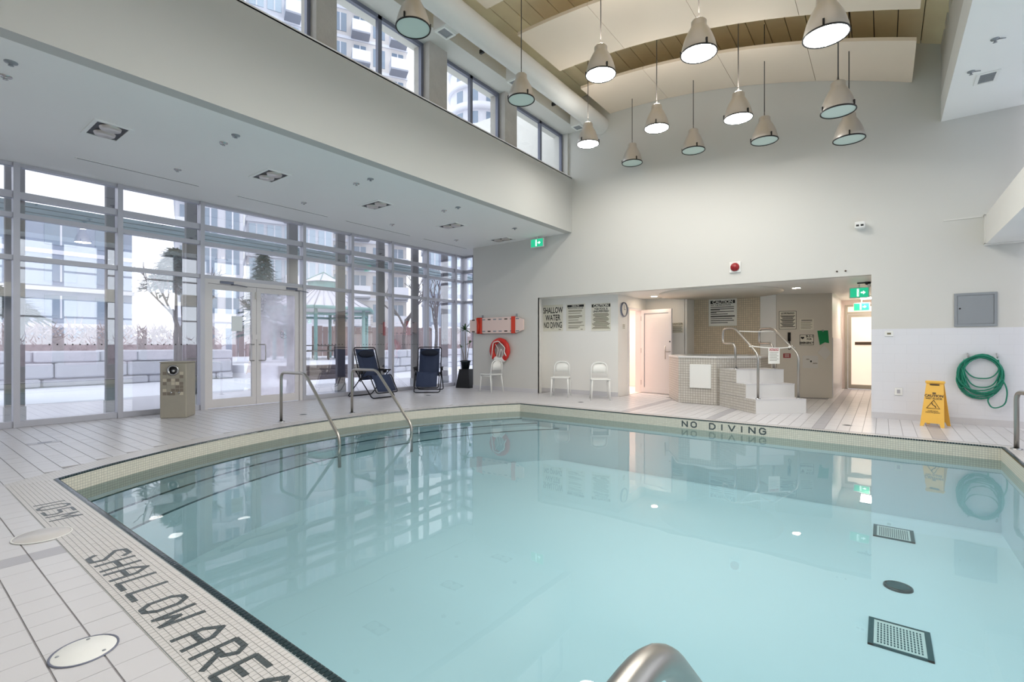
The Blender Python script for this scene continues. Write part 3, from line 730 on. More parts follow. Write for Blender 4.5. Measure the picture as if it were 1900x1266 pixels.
# ---- ventilation duct along the clerestory
dc = thing('ventilation_duct', 'long white round duct under the ceiling beside the high windows', 'duct', (-5.04, 0, 6.11))
b = MB(); n = 24
for y in (YF, YB - 0.003): b.v += [(0.19 * math.cos(2 * math.pi * k / n), y, 0.19 * math.sin(2 * math.pi * k / n)) for k in range(n)]
b.f = [(k, (k + 1) % n, n + (k + 1) % n, n + k) for k in range(n)]; b.sm = [True] * n
b.build('pipe', 'duct', dc)
for y in (-1.2, 0.9, 3.2, 5.35, 7.15, 9.45):
    ob_ = MB().box(-0.42, -0.12, y - 0.14, y + 0.14, -0.12, 0.12).build('branch_box', 'duct', dc)
    b = MB(); b.ring([(-0.41, y - 0.13), (-0.2, y - 0.13), (-0.2, y + 0.13), (-0.41, y + 0.13)], [(-0.385, y - 0.1), (-0.225, y - 0.1), (-0.225, y + 0.1), (-0.385, y + 0.1)], -0.14, -0.12); b.build('grille_frame', 'plastic_white', ob_)
    MB().box(-0.385, -0.225, y - 0.1, y + 0.1, -0.125, -0.118).build('grille_face', 'panel_grey', ob_)
for y in (4.4, 6.1, 8.3): MB().box(-0.25, -0.17, y - 0.02, y + 0.02, -0.12, -0.06).build('hanger', 'black', dc)
# ---- recessed fittings in the soffits
for k, (y, lb) in enumerate(((1.77, 'recessed twin downlight in the soffit, nearest the camera'), (3.77, 'recessed twin downlight in the soffit, second from the camera'), (5.76, 'recessed twin downlight in the soffit, third from the camera'), (7.77, 'recessed twin downlight in the soffit, fourth from the camera'), (9.55, 'recessed twin downlight closest to the green exit sign'))):
    t = thing('recessed_downlight', lb, 'downlight', (-7.57, y, 3.82), 0.0, 'recessed downlights along the soffit')
    MB().ring([(-0.3, -0.19), (0.3, -0.19), (0.3, 0.19), (-0.3, 0.19)], [(-0.26, -0.15), (0.26, -0.15), (0.26, 0.15), (-0.26, 0.15)], -0.012, 0.0).build('trim_frame', 'soffit', t)
    MB().box(-0.26, 0.26, -0.15, 0.15, -0.003, -0.001).build('housing', 'black', t)  # flat black plate paints in the shade of a recess
    for sx in (-0.11, 0.13):
        MB().lathe([(0.11, -0.004), (0.10, -0.03), (0.001, -0.018)], 20, (sx, 0, 0)).build('reflector', 'lamp_metal', t)
spk = [(-6.44, 0.80, 'sprinkler'), (-6.82, 0.81, 'spot'), (-6.45, 2.78, 'sprinkler'), (-6.82, 2.79, 'spot'), (-8.41, 2.80, 'spot'), (-6.45, 4.8, 'sprinkler'), (-6.82, 4.8, 'spot'), (-8.51, 4.86, 'spot'), (-6.45, 6.8, 'sprinkler'), (-6.82, 6.8, 'spot'), (-8.51, 6.9, 'spot'), (-6.6, 8.8, 'sprinkler'), (-8.5, 8.9, 'spot')]
for i, (x, y, kd) in enumerate(spk):
    near = ['nearest the camera', 'nearest the camera', 'in the second row', 'in the second row', 'in the second row by the glass', 'in the third row', 'in the third row', 'in the third row by the glass', 'in the fourth row', 'in the fourth row', 'in the fourth row by the glass', 'in the last row', 'in the last row by the glass'][i]
    t = thing('sprinkler_head' if kd == 'sprinkler' else 'spray_nozzle', ('small dark sprinkler head in the soffit ' if kd == 'sprinkler' else 'small chrome ceiling nozzle in the soffit ') + near, 'sprinkler', (x, y, 3.82), 0, 'ceiling sprinklers')
    MB().lathe([(0.05, 0.0), (0.048, -0.008), (0.02, -0.012), (0.012, -0.03), (0.022, -0.034), (0.001, -0.036)], 14).build('escutcheon', 'panel_grey' if kd == 'sprinkler' else 'steel', t)
    MB().box(-0.08, -0.05, -0.008, 0.008, -0.006, 0).build('tab', 'panel_grey', t)
for x, y0, y1, lb in ((-9.0, 1.75, 3.32, 'long linear air slot in the soffit nearest the camera'), (-9.05, 3.91, 5.70, 'long linear air slot in the soffit above the glass door'), (-9.05, 6.1, 7.9, 'long linear air slot in the soffit above the left reclining chair'), (-9.05, 8.3, 9.9, 'linear air slot in the soffit above the potted plant')):
    t = thing('air_slot', lb, 'vent', (x, 0, 3.82), 0, 'linear air slots')
    MB().box(-0.03, 0.03, y0, y1, -0.006, 0).build('slot_trim', 'soffit', t); MB().box(-0.008, 0.008, y0 + 0.02, y1 - 0.02, -0.0075, -0.0055).build('slot_gap', 'black', t)
t = thing('ceiling_vent', 'small rectangular air vent in the right soffit', 'vent', (1.06, 8.65, 4.62))
MB().ring([(-0.11, -0.17), (0.11, -0.17), (0.11, 0.17), (-0.11, 0.17)], [(-0.075, -0.135), (0.075, -0.135), (0.075, 0.135), (-0.075, 0.135)], -0.012, 0).build('frame', 'plastic_white', t)
for k in range(8): MB().box(-0.075, 0.075, -0.135 + k * 0.034, -0.115 + k * 0.034, -0.009, -0.001).build('slat', 'panel_grey', t)
for x, y, lb in ((1.0, 7.62, 'small sprinkler in the right soffit near the top edge'), (0.88, 8.35, 'small sprinkler in the right soffit beside the vent')):
    t = thing('sprinkler_head', lb, 'sprinkler', (x, y, 4.62), 0, 'right soffit sprinklers')
    MB().lathe([(0.04, 0), (0.035, -0.01), (0.012, -0.014), (0.01, -0.035), (0.02, -0.04), (0.001, -0.042)], 14).build('escutcheon', 'panel_grey', t)
    MB().tube([(0.03, 0, -0.01), (0.09, 0.02, -0.012)], 0.006, 6).build('pipe_stub', 'panel_grey', t)

# ---- stainless rails
def rail(name, label, base, d, pts, r=0.022, flange=True, group='pool grab rails', post_first=True):
    """pts are (distance along d, height) pairs in the rail's own vertical plane"""
    t = thing(name, label, 'handrail', base, math.atan2(d[1], d[0]), group)
    MB().tube(fillet([(a, 0, z) for a, z in pts], 0.10, 6), r, 14).build('tube', 'steel_brushed', t)
    if flange: MB().lathe([(0.055, 0.0), (0.055, 0.008), (0.026, 0.02), (0.024, 0.0)], 18, (pts[0][0], 0, pts[0][1])).build('flange', 'steel', t)
    return t
pp = [(0, 0), (0.0, 0.765), (0.68, 0.775), (1.42, 0.06), (1.55, -0.06), (1.55, -0.47)]
rail('pool_handrail', 'steel pool handrail in front of the glass door', (-7.43, 3.87, 0), (1, 0), pp)
rail('pool_handrail', 'steel pool handrail in front of the reclining chair', (-7.39, 5.11, 0), (1, 0), pp)
rail('pool_handrail', 'steel rail at the bottom edge, nearest the camera', (-0.27, 0.02, 0), (0, 1), [(0, 0), (0, 0.745), (0.70, 0.742), (1.42, 0.06), (1.55, -0.06), (1.55, -0.9)], 0.024)
rail('pool_handrail', 'steel grab rail cut off by the right edge, beside the pool corner', (1.22, 7.95, 0), (0.25, -0.97), [(0, 0), (0, 0.655), (0.62, 0.655), (0.62, 0)], 0.024)

# ---- round lids and drains in the deck
t = thing('skimmer_lid', 'round white skimmer lid in the deck below SHALLOW AREA', 'lid', (-2.49, 0.512, 0.001))
MB().lathe([(0.001, 0.004), (0.096, 0.004), (0.1, 0.001)], 36).build('cover', 'plastic_white', t)
MB().lathe([(0.1, 0.0005), (0.1, 0.003), (0.107, 0.003), (0.107, 0.0005)], 36).build('ring', 'alu_dark', t)
for a in (0.6, 2.8, 4.4): MB().lathe([(0.001, 0.0056), (0.006, 0.0056), (0.007, 0.004)], 10, (0.08 * math.cos(a), 0.08 * math.sin(a), 0)).build('screw', 'panel_grey', t)
t = thing('skimmer_lid', 'round white skimmer lid in the deck below the 1.05M marking', 'lid', (-4.2, 0.66, 0.002))
MB().lathe([(0.001, 0.006), (0.13, 0.006), (0.135, 0.001)], 36).build('cover', 'mosaic', t)
MB().lathe([(0.135, 0.0005), (0.135, 0.004), (0.143, 0.004), (0.143, 0.0005)], 36).build('ring', 'plastic_white', t)
for x, y, lb in ((-0.42, 8.78, 'small dark floor drain in front of the corridor'), (-8.55, 8.0, 'small dark floor drain in front of the upright recliner'), (-7.9, 4.5, 'small dark floor drain between the pool handrails'), (-5.0, 8.95, 'small dark floor drain in front of the right white chair')):
    t = thing('floor_drain', lb, 'drain', (x, y, 0.0), 0, 'deck floor drains')
    MB().lathe([(0.001, 0.003), (0.06, 0.003), (0.065, 0.0)], 20).build('grate', 'panel_grey', t); MB().lathe([(0.001, 0.0036), (0.045, 0.0036)], 16).build('opening', 'black', t)

t = thing('deck_marker', 'small bluish marker tile in the deck near the leftmost windows', 'marker', (-8.16, 1.30, 0.0))
MB().box(-0.075, 0.075, -0.15, 0.15, -0.004, 0.0015).build('plate', 'tile_grey', t)
MB().box(-0.03, 0.02, -0.06, 0.07, 0.0, 0.0022).build('print', 'alu_dark', t)
# ---- tiled shower pedestal by the glass
px = thing('shower_pedestal', 'concrete pedestal with a steel push button beside the glass wall', 'pedestal', (-9.35, 3.12, 0), R(-38))
MB().bbox(-0.2, 0.2, -0.19, 0.19, 0, 0.90, 0.012).build('body', 'pedestal_conc', px)
MB().bbox(-0.205, 0.205, -0.195, 0.195, 0.90, 0.92, 0.006).build('cap', 'pedestal_conc', px)
fx = 0.202
bt = MB().lathe([(0.085, 0), (0.088, 0.012), (0.07, 0.02), (0.062, 0.012), (0.05, 0.004)], 28); bt.xf(Matrix.Translation((fx, 0.0, 0.78)) @ Matrix.Rotation(R(90), 4, 'Y')); bo = bt.build('button_ring', 'steel', px)
bt = MB().lathe([(0.062, 0.0), (0.03, 0.004), (0.028, 0.03), (0.001, 0.032)], 20); bt.xf(Matrix.Translation((fx, 0.0, 0.78)) @ Matrix.Rotation(R(90), 4, 'Y')); bt.build('button', 'black', px)
bt = MB().lathe([(0.02, 0.0), (0.02, 0.045), (0.001, 0.047)], 14); bt.xf(Matrix.Translation((fx, 0.015, 0.77)) @ Matrix.Rotation(R(90), 4, 'Y')); bt.build('spout', 'steel', px)
random.seed(3)
for r_ in range(7):
    for c_ in range(5):
        y = -0.12 + c_ * 0.06; z = 0.40 + r_ * 0.055
        if abs(y) < 0.09 and z > 0.68: continue
        MB().box(fx - 0.004, fx + 0.002, y - 0.026, y + 0.026, z - 0.024, z + 0.024).build('chip_tile', random.choice(['chip_light', 'chip_dark', 'chip_dark', 'pedestal_conc']), px)
for y in (-0.02, 0.09): MB().sphere((fx + 0.01, y, 0.42), 0.018, 10, 6).build('knob', 'steel', px)

# ---- reclining chairs
def recliner(label, loc, rz):
    t = thing('reclining_chair', label, 'lounge chair', loc, rz, 'navy reclining chairs by the glass')
    W = 0.30
    hip = (0.0, 0.42); top = (-0.22, 1.13); knee = (0.34, 0.52); foot = (0.58, 0.13)
    # sling frames
    MB().tube(fillet([(hip[0] + 0.02, -W, hip[1]), (top[0], -W, top[1]), (top[0], W, top[1]), (hip[0] + 0.02, W, hip[1])], 0.07), 0.013, 10).build('back_frame', 'frame_black', t)
    MB().tube(fillet([(-0.02, -W, 0.40), (knee[0], -W, knee[1]), (foot[0], -W, foot[1]), (foot[0], W, foot[1]), (knee[0], W, knee[1]), (-0.02, W, 0.40)], 0.06), 0.013, 10).build('seat_frame', 'frame_black', t)
    def sling(a, b, w, name, sag=0.03):
        m = MB(); n = 6; v = []
        for i in range(n + 1):
            q = i / n; s_ = math.sin(math.pi * q) * sag
            x = a[0] + (b[0] - a[0]) * q; z = a[1] + (b[1] - a[1]) * q - s_
            for y in (-w, -w * 0.3, w * 0.3, w): v.append((x, y, z - (0.012 if abs(y) < w else 0)))
        f = [(i * 4 + k, i * 4 + k + 1, i * 4 + k + 5, i * 4 + k + 4) for i in range(n) for k in range(3)]
        o = m.add(v, f, True).build(name, 'fabric_navy', t); md = o.modifiers.new('thick', 'SOLIDIFY'); md.thickness = 0.012; return o
    sling((hip[0] + 0.03, hip[1]), (top[0] + 0.005, top[1] - 0.03), W - 0.045, 'back_sling', 0.0)
    sling((0.0, 0.41), (knee[0], knee[1] - 0.01), W - 0.045, 'seat_sling')
    sling((knee[0], knee[1]), (foot[0] - 0.01, foot[1] + 0.03), W - 0.045, 'leg_sling', -0.015)
    hp = MB(); d = Vector((top[0] - hip[0], 0, top[1] - hip[1])).normalized(); nn = Vector((d.z, 0, -d.x)); c = Vector((hip[0], 0, hip[1])) + d * 0.58
    hp.sphere((0, 0, 0), 1, 14, 8); hp.xf(Matrix((( nn.x * 0.045, 0, d.x * 0.085, c.x + nn.x * 0.03), (0, 0.23, 0, 0), (nn.z * 0.045, 0, d.z * 0.085, c.z + nn.z * 0.03), (0, 0, 0, 1)))); hp.build('head_pillow', 'fabric_pad', t)
    # lacing
    for s_ in (-1, 1):
        lc = MB()
        for i in range(14):
            q = 0.08 + i * 0.055; x = hip[0] + (top[0] - hip[0]) * q; z = hip[1] + (top[1] - hip[1]) * q
            lc.tube([(x, s_ * (W - 0.05), z), (x, s_ * W, z + 0.012)], 0.004, 5)
        lc.build('lacing', 'black', t)['kind'] = 'stuff'
        # arm rest with lock knob
        MB().bbox(-0.14, 0.30, s_ * 0.335 - 0.025, s_ * 0.335 + 0.025, 0.60, 0.63, 0.01).build('armrest', 'rubber', t)
        MB().lathe([(0.001, -0.03), (0.035, -0.03), (0.035, 0.03), (0.001, 0.03)], 12).xf(Matrix.Translation((0.10, s_ * 0.335, 0.575)) @ Matrix.Rotation(R(90), 4, 'X')).build('lock_knob', 'rubber', t)
        MB().tube([(-0.08, s_ * 0.32, 0.60), (hip[0] + 0.04, s_ * 0.31, 0.36)], 0.011, 8).build('arm_link', 'frame_black', t)
    # crossing legs, each a U that meets the floor
    MB().tube(fillet([(0.26, -0.335, 0.61), (-0.38, -0.335, 0.014), (-0.38, 0.335, 0.014), (0.26, 0.335, 0.61)], 0.06), 0.0125, 10).build('leg', 'frame_black', t)
    MB().tube(fillet([(-0.12, -0.32, 0.60), (0.46, -0.32, 0.014), (0.46, 0.32, 0.014), (-0.12, 0.32, 0.60)], 0.06), 0.0125, 10).build('leg', 'frame_black', t)
    MB().tube([(-0.02, -0.32, 0.40), (-0.02, 0.32, 0.40)], 0.010, 8).build('crossbar', 'frame_black', t)
    return t
recliner('navy reclining chair turned sideways behind the pool handrail', (-9.38, 6.98, 0), R(2))
recliner('upright navy reclining chair facing the pool, nearest the potted plant', (-9.3, 8.72, 0), R(-50))

# ---- potted plant on a black stand
t = thing('plant_stand', 'tapered black plant stand in the glass corner', 'plant stand', (-9.26, 10.1, 0), R(12))
b = MB(); n = 4
b.add([(-0.22, -0.22, 0), (0.22, -0.22, 0), (0.22, 0.22, 0), (-0.22, 0.22, 0), (-0.15, -0.15, 0.5), (0.15, -0.15, 0.5), (0.15, 0.15, 0.5), (-0.15, 0.15, 0.5)], [(3, 2, 1, 0), (4, 5, 6, 7), (0, 1, 5, 4), (1, 2, 6, 5), (2, 3, 7, 6), (3, 0, 4, 7)]); b.build('body', 'black', t)
MB().bbox(-0.16, 0.16, -0.16, 0.16, 0.50, 0.515, 0.004).build('top', 'black', t)
t = thing('potted_plant', 'thin yucca plant in a dark plastic pot on the black stand', 'plant', (-9.30, 10.1, 0.516))
MB().lathe([(0.001, 0.0), (0.10, 0.0), (0.135, 0.20), (0.15, 0.20), (0.152, 0.235), (0.135, 0.235), (0.13, 0.21), (0.001, 0.21)], 20).build('pot', 'pot_dark', t)
for dx_, h, lean in ((0.0, 0.90, -0.03), (0.04, 0.52, 0.10), (-0.05, 0.44, -0.14)):
    MB().tube([(dx_, 0, 0.2), (dx_ + lean * 0.4, 0.02, 0.2 + h * 0.5), (dx_ + lean, 0.02, 0.2 + h)], 0.012, 6, r2=0.008).build('stem', 'stem', t)
random.seed(11)
def leaf_blade(o, d, L, wd):
    o = Vector(o); d = Vector(d).normalized(); s_ = d.cross(Vector((0, 0, 1))).normalized() * wd; v = []
    for q, k in ((0, 0.5), (0.35, 1), (0.7, 0.8), (1, 0.05)):
        p = o + d * L * q + Vector((0, 0, -0.35 * L * q * q)); v += [p - s_ * k, p + Vector((0, 0, 0.004)), p + s_ * k]
    return MB().add(v, [(i * 3 + j, i * 3 + j + 1, i * 3 + j + 4, i * 3 + j + 3) for i in range(3) for j in range(2)], True)
for o_, n, L in (((-0.03, 0.02, 1.10), 26, 0.30), ((0.14, 0.02, 0.72), 6, 0.15), ((-0.19, 0.02, 0.64), 6, 0.15)):
    for k in range(n):
        a = k * 2.4; el = random.uniform(-0.1, 1.1); leaf_blade(o_, (math.cos(a) * math.cos(el), math.sin(a) * math.cos(el), math.sin(el)), L * random.uniform(0.8, 1.1), 0.019).build('leaf', 'leaf', t)

# ---- white chairs
def white_chair(label, loc, rz):
    t = thing('white_chair', label, 'chair', loc, rz, 'white plastic chairs along the wall')
    MB().bbox(-0.21, 0.21, -0.21, 0.21, 0.43, 0.458, 0.012).build('seat', 'plastic_white', t)      # faces +x
    for s_ in (-1, 1):
        MB().tube([(0.18, s_ * 0.18, 0.435), (0.21, s_ * 0.20, 0.0)], 0.019, 8, r2=0.014).build('leg', 'plastic_white', t)
        MB().tube([(-0.18, s_ * 0.18, 0.435), (-0.24, s_ * 0.20, 0.0)], 0.019, 8, r2=0.014).build('leg', 'plastic_white', t)
        MB().tube([(0.17, s_ * 0.185, 0.40), (-0.17, s_ * 0.185, 0.40)], 0.012, 6).build('apron', 'plastic_white', t)
    MB().tube(fillet([(-0.19, -0.185, 0.44), (-0.23, -0.17, 0.80), (-0.23, 0.17, 0.80), (-0.19, 0.185, 0.44)], 0.14, 8), 0.015, 8).build('back_frame', 'plastic_white', t)
    v = []; f = []; n = 8
    for i in range(n + 1):
        y = -0.15 + 0.30 * i / n; h = 0.785 - 0.09 * abs(y / 0.15) ** 3
        for z in (0.56, 0.66, h): v.append((-0.205 - (z - 0.44) * 0.10 - 0.012 * math.cos(y / 0.15 * 1.4), y, z))
    for i in range(n):
        for k in range(2): f.append((i * 3 + k, i * 3 + k + 1, i * 3 + k + 4, i * 3 + k + 3))
    o = MB().add(v, f, True).build('backrest', 'plastic_white', t); o.modifiers.new('thick', 'SOLIDIFY').thickness = 0.01
white_chair('white chair turned left below the red life ring', (-7.95, 9.60, 0), R(170))
white_chair('white chair under the SHALLOW WATER sign', (-5.92, 9.66, 0), R(-66))
white_chair('white chair nearest the open niche door', (-4.93, 9.68, 0), R(-58))

# ---- spine board and life ring
t = thing('spine_board', 'cream rescue spine board with red straps hung on the wall', 'spine board', (-8.0, 9.89, 1.70))
n = 5; pl = [(-0.93, -0.16), (-0.55, -0.205), (0.62, -0.205), (0.86, -0.13), (0.86, 0.13), (0.62, 0.205), (-0.55, 0.205), (-0.93, 0.16)]
MB().prism(pl, -0.02, 0.02).xf(Matrix.Rotation(R(90), 4, 'X')).build('board', 'board_cream', t)
for s_ in (-1, 1):
    for k in range(9):
        x = -0.80 + k * 0.185
        MB().bbox(x - 0.05, x + 0.05, -0.024, -0.019, s_ * 0.155 - 0.015, s_ * 0.155 + 0.015, 0.002).build('handle_slot', 'panel_grey' if k % 3 else 'brown_dark', t)
for x, wd in ((-0.62, 0.05), (-0.54, 0.05), (0.55, 0.06)):
    MB().ring([(x - wd, -0.035), (x + wd, -0.035), (x + wd, 0.028), (x - wd, 0.028)], [(x - wd + 0.0, -0.027), (x + wd, -0.027), (x + wd, 0.022), (x - wd, 0.022)], -0.215, 0.215).build('strap', 'strap', t)
MB().tube([(-0.66, -0.04, 0.19), (-0.58, -0.05, 0.0), (-0.62, -0.04, -0.21)], 0.022, 8).build('strap_end', 'strap', t)
for x in (-0.52, 0.62): MB().box(x - 0.015, x + 0.015, 0.02, 0.055, 0.15, 0.28).build('bracket', 'panel_grey', t)
t = thing('life_ring', 'red life ring with white grab rope on the wall', 'life ring', (-7.88, 9.86, 1.05))
rp = [(0.255 * math.cos(a), 0, 0.255 * math.sin(a)) for a in [2 * math.pi * k / 40 for k in range(40)]]
MB().tube(rp, 0.068, 14, True).build('ring', 'red', t)
for k in range(1):
    aa = [R(235) + R(70) * i / 10 for i in range(11)]; MB().tube([(0.255 * math.cos(a), 0, 0.255 * math.sin(a)) for a in aa], 0.070, 14).build('white_band', 'plastic_white', t)
MB().tube(fillet([(-0.22, -0.075, -0.21), (-0.15, -0.085, 0.20), (0.02, -0.085, 0.24), (0.24, -0.085, 0.06), (0.20, -0.085, -0.02), (0.27, -0.08, -0.14)], 0.05), 0.012, 8).build('grab_rope', 'rope_white', t)
MB().tube(fillet([(-0.12, -0.03, 0.16), (-0.03, -0.02, 0.02), (-0.10, -0.02, -0.18), (-0.02, -0.02, -0.2), (0.05, -0.02, 0.05), (0.12, -0.02, -0.05), (0.08, -0.02, -0.2)], 0.05), 0.010, 8).build('coiled_rope', 'rope_white', t)
MB().box(-0.02, 0.02, 0.0, 0.088, 0.16, 0.20).build('hook', 'panel_grey', t)

# ---- signs
UP = (0, 0, 1)
def sign(name, label, c, xd, wd, ht, mt='sign_white', border=None):
    """flat board centred at c, x direction xd (reading direction), facing xd x up"""
    t = thing(name, label, 'sign', c)
    x = Vector(xd).normalized(); n = x.cross(Vector(UP)); 
    MB().ob(n * 0.003, x * wd / 2, Vector(UP) * ht / 2, n * 0.003).build('board', mt, t)
    if border:
        for s_ in (-1, 1):
            MB().ob(n * 0.0065 + x * s_ * (wd / 2 - 0.012), x * 0.005, Vector(UP) * (ht / 2 - 0.008), n * 0.0007).build('border', border, t)
            MB().ob(n * 0.0065 + Vector(UP) * s_ * (ht / 2 - 0.012), x * (wd / 2 - 0.008), Vector(UP) * 0.005, n * 0.0007).build('border', border, t)
    def put(txt, u, v, size, mt='sign_ink', sx=1.0, bold=0.0, align='CENTER', dz=0.0068, nm='lettering'):
        return textmesh(nm, txt, size, mt, t, frame_mtx(x * u + Vector(UP) * v + n * dz, x, UP), align, sx, 0.0004, bold)
    def bar(u0, u1, v0, v1, mt='sign_ink', nm='text_line', dz=0.0066):
        return MB().ob(x * (u0 + u1) / 2 + Vector(UP) * (v0 + v1) / 2 + n * dz, x * (u1 - u0) / 2, Vector(UP) * (v1 - v0) / 2, n * 0.0005).build(nm, mt, t)
    return t, put, bar
BX = (1, 0, 0)
ys = 10.399
t, put, bar = sign('wall_sign', 'SHALLOW WATER NO DIVING sign in bold black letters', (-6.60, ys, 1.865), BX, 0.58, 0.66, 'sign_cream')
for k, s_ in enumerate(('SHALLOW', 'WATER', 'NO DIVING')): put(s_, 0, 0.185 - k * 0.185, 0.205, 'sign_ink', (0.60, 0.62, 0.50)[k], 0.004)
bar(-0.06, 0.03, -0.27, -0.262, 'ink_soft'); bar(0.17, 0.24, -0.30, -0.285, 'ink_soft')
t, put, bar = sign('wall_sign', 'pool rules notice with a black heading bar, middle of three wall signs', (-5.95, ys, 1.86), BX, 0.52, 0.65, 'sign_cream')
bar(-0.23, 0.23, 0.25, 0.305); put('HEALTH', 0, 0.278, 0.055, 'sign_cream', 1.0, 0.001, dz=0.0074); put('REGULATIONS & RULES', 0, 0.222, 0.045, 'sign_ink', 0.9, 0.001)
for v, L in ((0.17, 0.19), (0.145, 0.19), (0.10, 0.17), (0.04, 0.19), (0.015, 0.19), (-0.01, 0.15), (-0.065, 0.14), (-0.115, 0.2), (-0.14, 0.18), (-0.2, 0.22), (-0.235, 0.16), (-0.26, 0.14)): bar(-0.2, -0.2 + 2 * L, v - 0.007, v + 0.007, 'ink_soft')
bar(0.14, 0.2, -0.3, -0.285, 'ink_soft')
t, put, bar = sign('wall_sign', 'CAUTION this pool is unsupervised notice, rightmost of three wall signs', (-5.27, ys, 1.845), BX, 0.50, 0.65, 'sign_cream')
bar(-0.24, 0.24, 0.235, 0.305); put('CAUTION', 0, 0.268, 0.085, 'sign_cream', 1.02, 0.003, dz=0.0074)
put('THIS POOL IS', 0, 0.19, 0.058, 'sign_ink', 1.0, 0.002); put('UNSUPERVISED', 0, 0.135, 0.058, 'sign_ink', 1.05, 0.002)
for k in range(14): v = 0.085 - k * 0.027; L = 0.14 + 0.07 * abs(math.sin(k * 0.8 + 0.6)) + (0.02 if k > 8 else 0); bar(-L, L, v - 0.008, v + 0.008, 'ink_soft')
t, put, bar = sign('wall_sign', 'CAUTION hot tub sign on the tan mosaic wall', (-3.12, 12.629, 1.985), BX, 0.65, 0.66, 'sign_white')
bar(-0.285, 0.285, 0.215, 0.295); put('CAUTION', 0, 0.254, 0.1, 'sign_white', 1.05, 0.003, dz=0.0074); put('HOT TUB PRECAUTIONS', -0.28, 0.18, 0.042, 'sign_ink', 1.0, 0.001, 'LEFT')
for v, L in ((0.13, 0.54), (0.085, 0.54), (0.065, 0.22), (0.02, 0.54), (0.0, 0.14), (-0.04, 0.4), (-0.085, 0.56), (-0.105, 0.56), (-0.15, 0.5), (-0.2, 0.54), (-0.25, 0.4)): bar(-0.28, -0.28 + L, v - 0.008, v + 0.008)
t, put, bar = sign('wall_sign', 'small notice with brown text left of the mosaic wall', (-4.03, 12.049, 1.61), BX, 0.30, 0.25, 'sign_cream')
put('DANGER', 0, 0.095, 0.065, 'ink_soft', 1.0, 0.002)
for k in range(5): bar(-0.12, 0.12 - 0.02 * (k % 2), 0.04 - k * 0.034 - 0.006, 0.04 - k * 0.034 + 0.006, 'ink_soft')
wd = (B_ - A_).normalized()
def gw(s_, z): p = A_ + wd * s_; n = wd.cross(Vector(UP)); return (p.x + n.x * 0.0005, p.y + n.y * 0.0005, z)
t, put, bar = sign('wall_sign', 'bordered notice with black heading on the grey wall', gw(0.225, 1.755), wd, 0.37, 0.43, 'sign_cream', 'sign_ink')
bar(-0.14, 0.14, 0.135, 0.18); put('PRECAUTIONS', 0, 0.158, 0.045, 'sign_cream', 0.95, 0.001, dz=0.0076)
for k in range(10): L = 0.15 - 0.02 * (k % 3); bar(-L, L, 0.10 - k * 0.028 - 0.009, 0.10 - k * 0.028 + 0.007)
t, put, bar = sign('wall_sign', 'small pale notice right of the bordered one on the grey wall', gw(0.61, 1.655), wd, 0.28, 0.25, 'sign_cream')
bar(-0.11, 0.11, 0.085, 0.10)
for k in range(6): bar(-0.12, 0.11 - 0.03 * (k % 2), 0.06 - k * 0.03 - 0.005, 0.06 - k * 0.03 + 0.004, 'ink_soft')
t, put, bar = sign('wall_sign', 'emergency switch notice with a heart emblem on the grey wall', gw(0.61, 1.305), wd, 0.30, 0.25, 'sign_cream', 'sign_ink')
put('9-1-1', 0.06, 0.075, 0.07, 'sign_ink', 1.0, 0.003); put('FOR', 0.05, 0.015, 0.05, 'sign_ink', 1.0, 0.002); put('EMERGENCY', 0, -0.07, 0.06, 'sign_ink', 0.78, 0.003)
ht_ = MB(); hx = wd; hn = wd.cross(Vector(UP)); pts_ = [(0.03 * 16 * math.sin(a) ** 3 / 16, 0.03 * (13 * math.cos(a) - 5 * math.cos(2 * a) - 2 * math.cos(3 * a) - math.cos(4 * a)) / 16) for a in [2 * math.pi * k / 24 for k in range(24)]]
ht_.add([hx * (u * 1.2 - 0.085) + Vector(UP) * (v * 1.2 + 0.045) + hn * 0.0072 for u, v in pts_], [tuple(range(24))]); ht_.build('heart_emblem', 'sign_ink', t)
t = thing('emergency_phone', 'black emergency telephone handset on the grey wall', 'telephone', gw(0.255, 1.375))
n = wd.cross(Vector(UP)); rot = Matrix(((wd.x, -n.x * -1, 0, 0), (wd.y, n.y, 0, 0), (0, 0, 1, 0), (0, 0, 0, 1)))
MB().ob(n * 0.012, wd * 0.03, Vector(UP) * 0.10, n * 0.012).build('cradle', 'black', t)
MB().tube([n * 0.035 + Vector(UP) * -0.09, n * 0.055, n * 0.035 + Vector(UP) * 0.09], 0.022, 10).build('handset', 'black', t)
MB().tube(fillet([n * 0.03 + Vector(UP) * -0.1, n * 0.03 + wd * 0.04 + Vector(UP) * -0.26, n * 0.03 + wd * -0.02 + Vector(UP) * -0.3, n * 0.02 + Vector(UP) * -0.1], 0.04), 0.006, 6).build('cord', 'black', t)
t, put, bar = sign('wall_sign', 'small dark red plate below the black telephone', gw(0.21, 0.945), wd, 0.15, 0.10, 'dark_red')
for k in range(3): bar(-0.05, 0.05, 0.022 - k * 0.025, 0.030 - k * 0.025, 'sign_white')
t, put, bar = sign('wall_sign', 'white first aid panel low on the grey wall', gw(0.68, 0.81), wd, 0.31, 0.28, 'wall')
bar(-0.08, -0.02, 0.05, 0.065, 'ink_soft'); bar(0.0, 0.03, -0.01, 0.03, 'sign_ink'); bar(0.05, 0.14, -0.04, -0.025, 'ink_soft')
t = thing('green_cloth', 'green felt pennant pinned to the grey wall', 'cloth', gw(0.93, 1.35))
MB().add([wd * u + Vector(UP) * v + n * k for k in (0.002, 0.012) for u, v in ((-0.11, 0.16), (0.10, 0.165), (0.12, -0.12), (0.04, -0.10), (-0.06, -0.16))], [(4, 3, 2, 1, 0), (5, 6, 7, 8, 9), (0, 1, 6, 5), (1, 2, 7, 6), (2, 3, 8, 7), (3, 4, 9, 8), (4, 0, 5, 9)]).build('felt', 'green_felt', t)
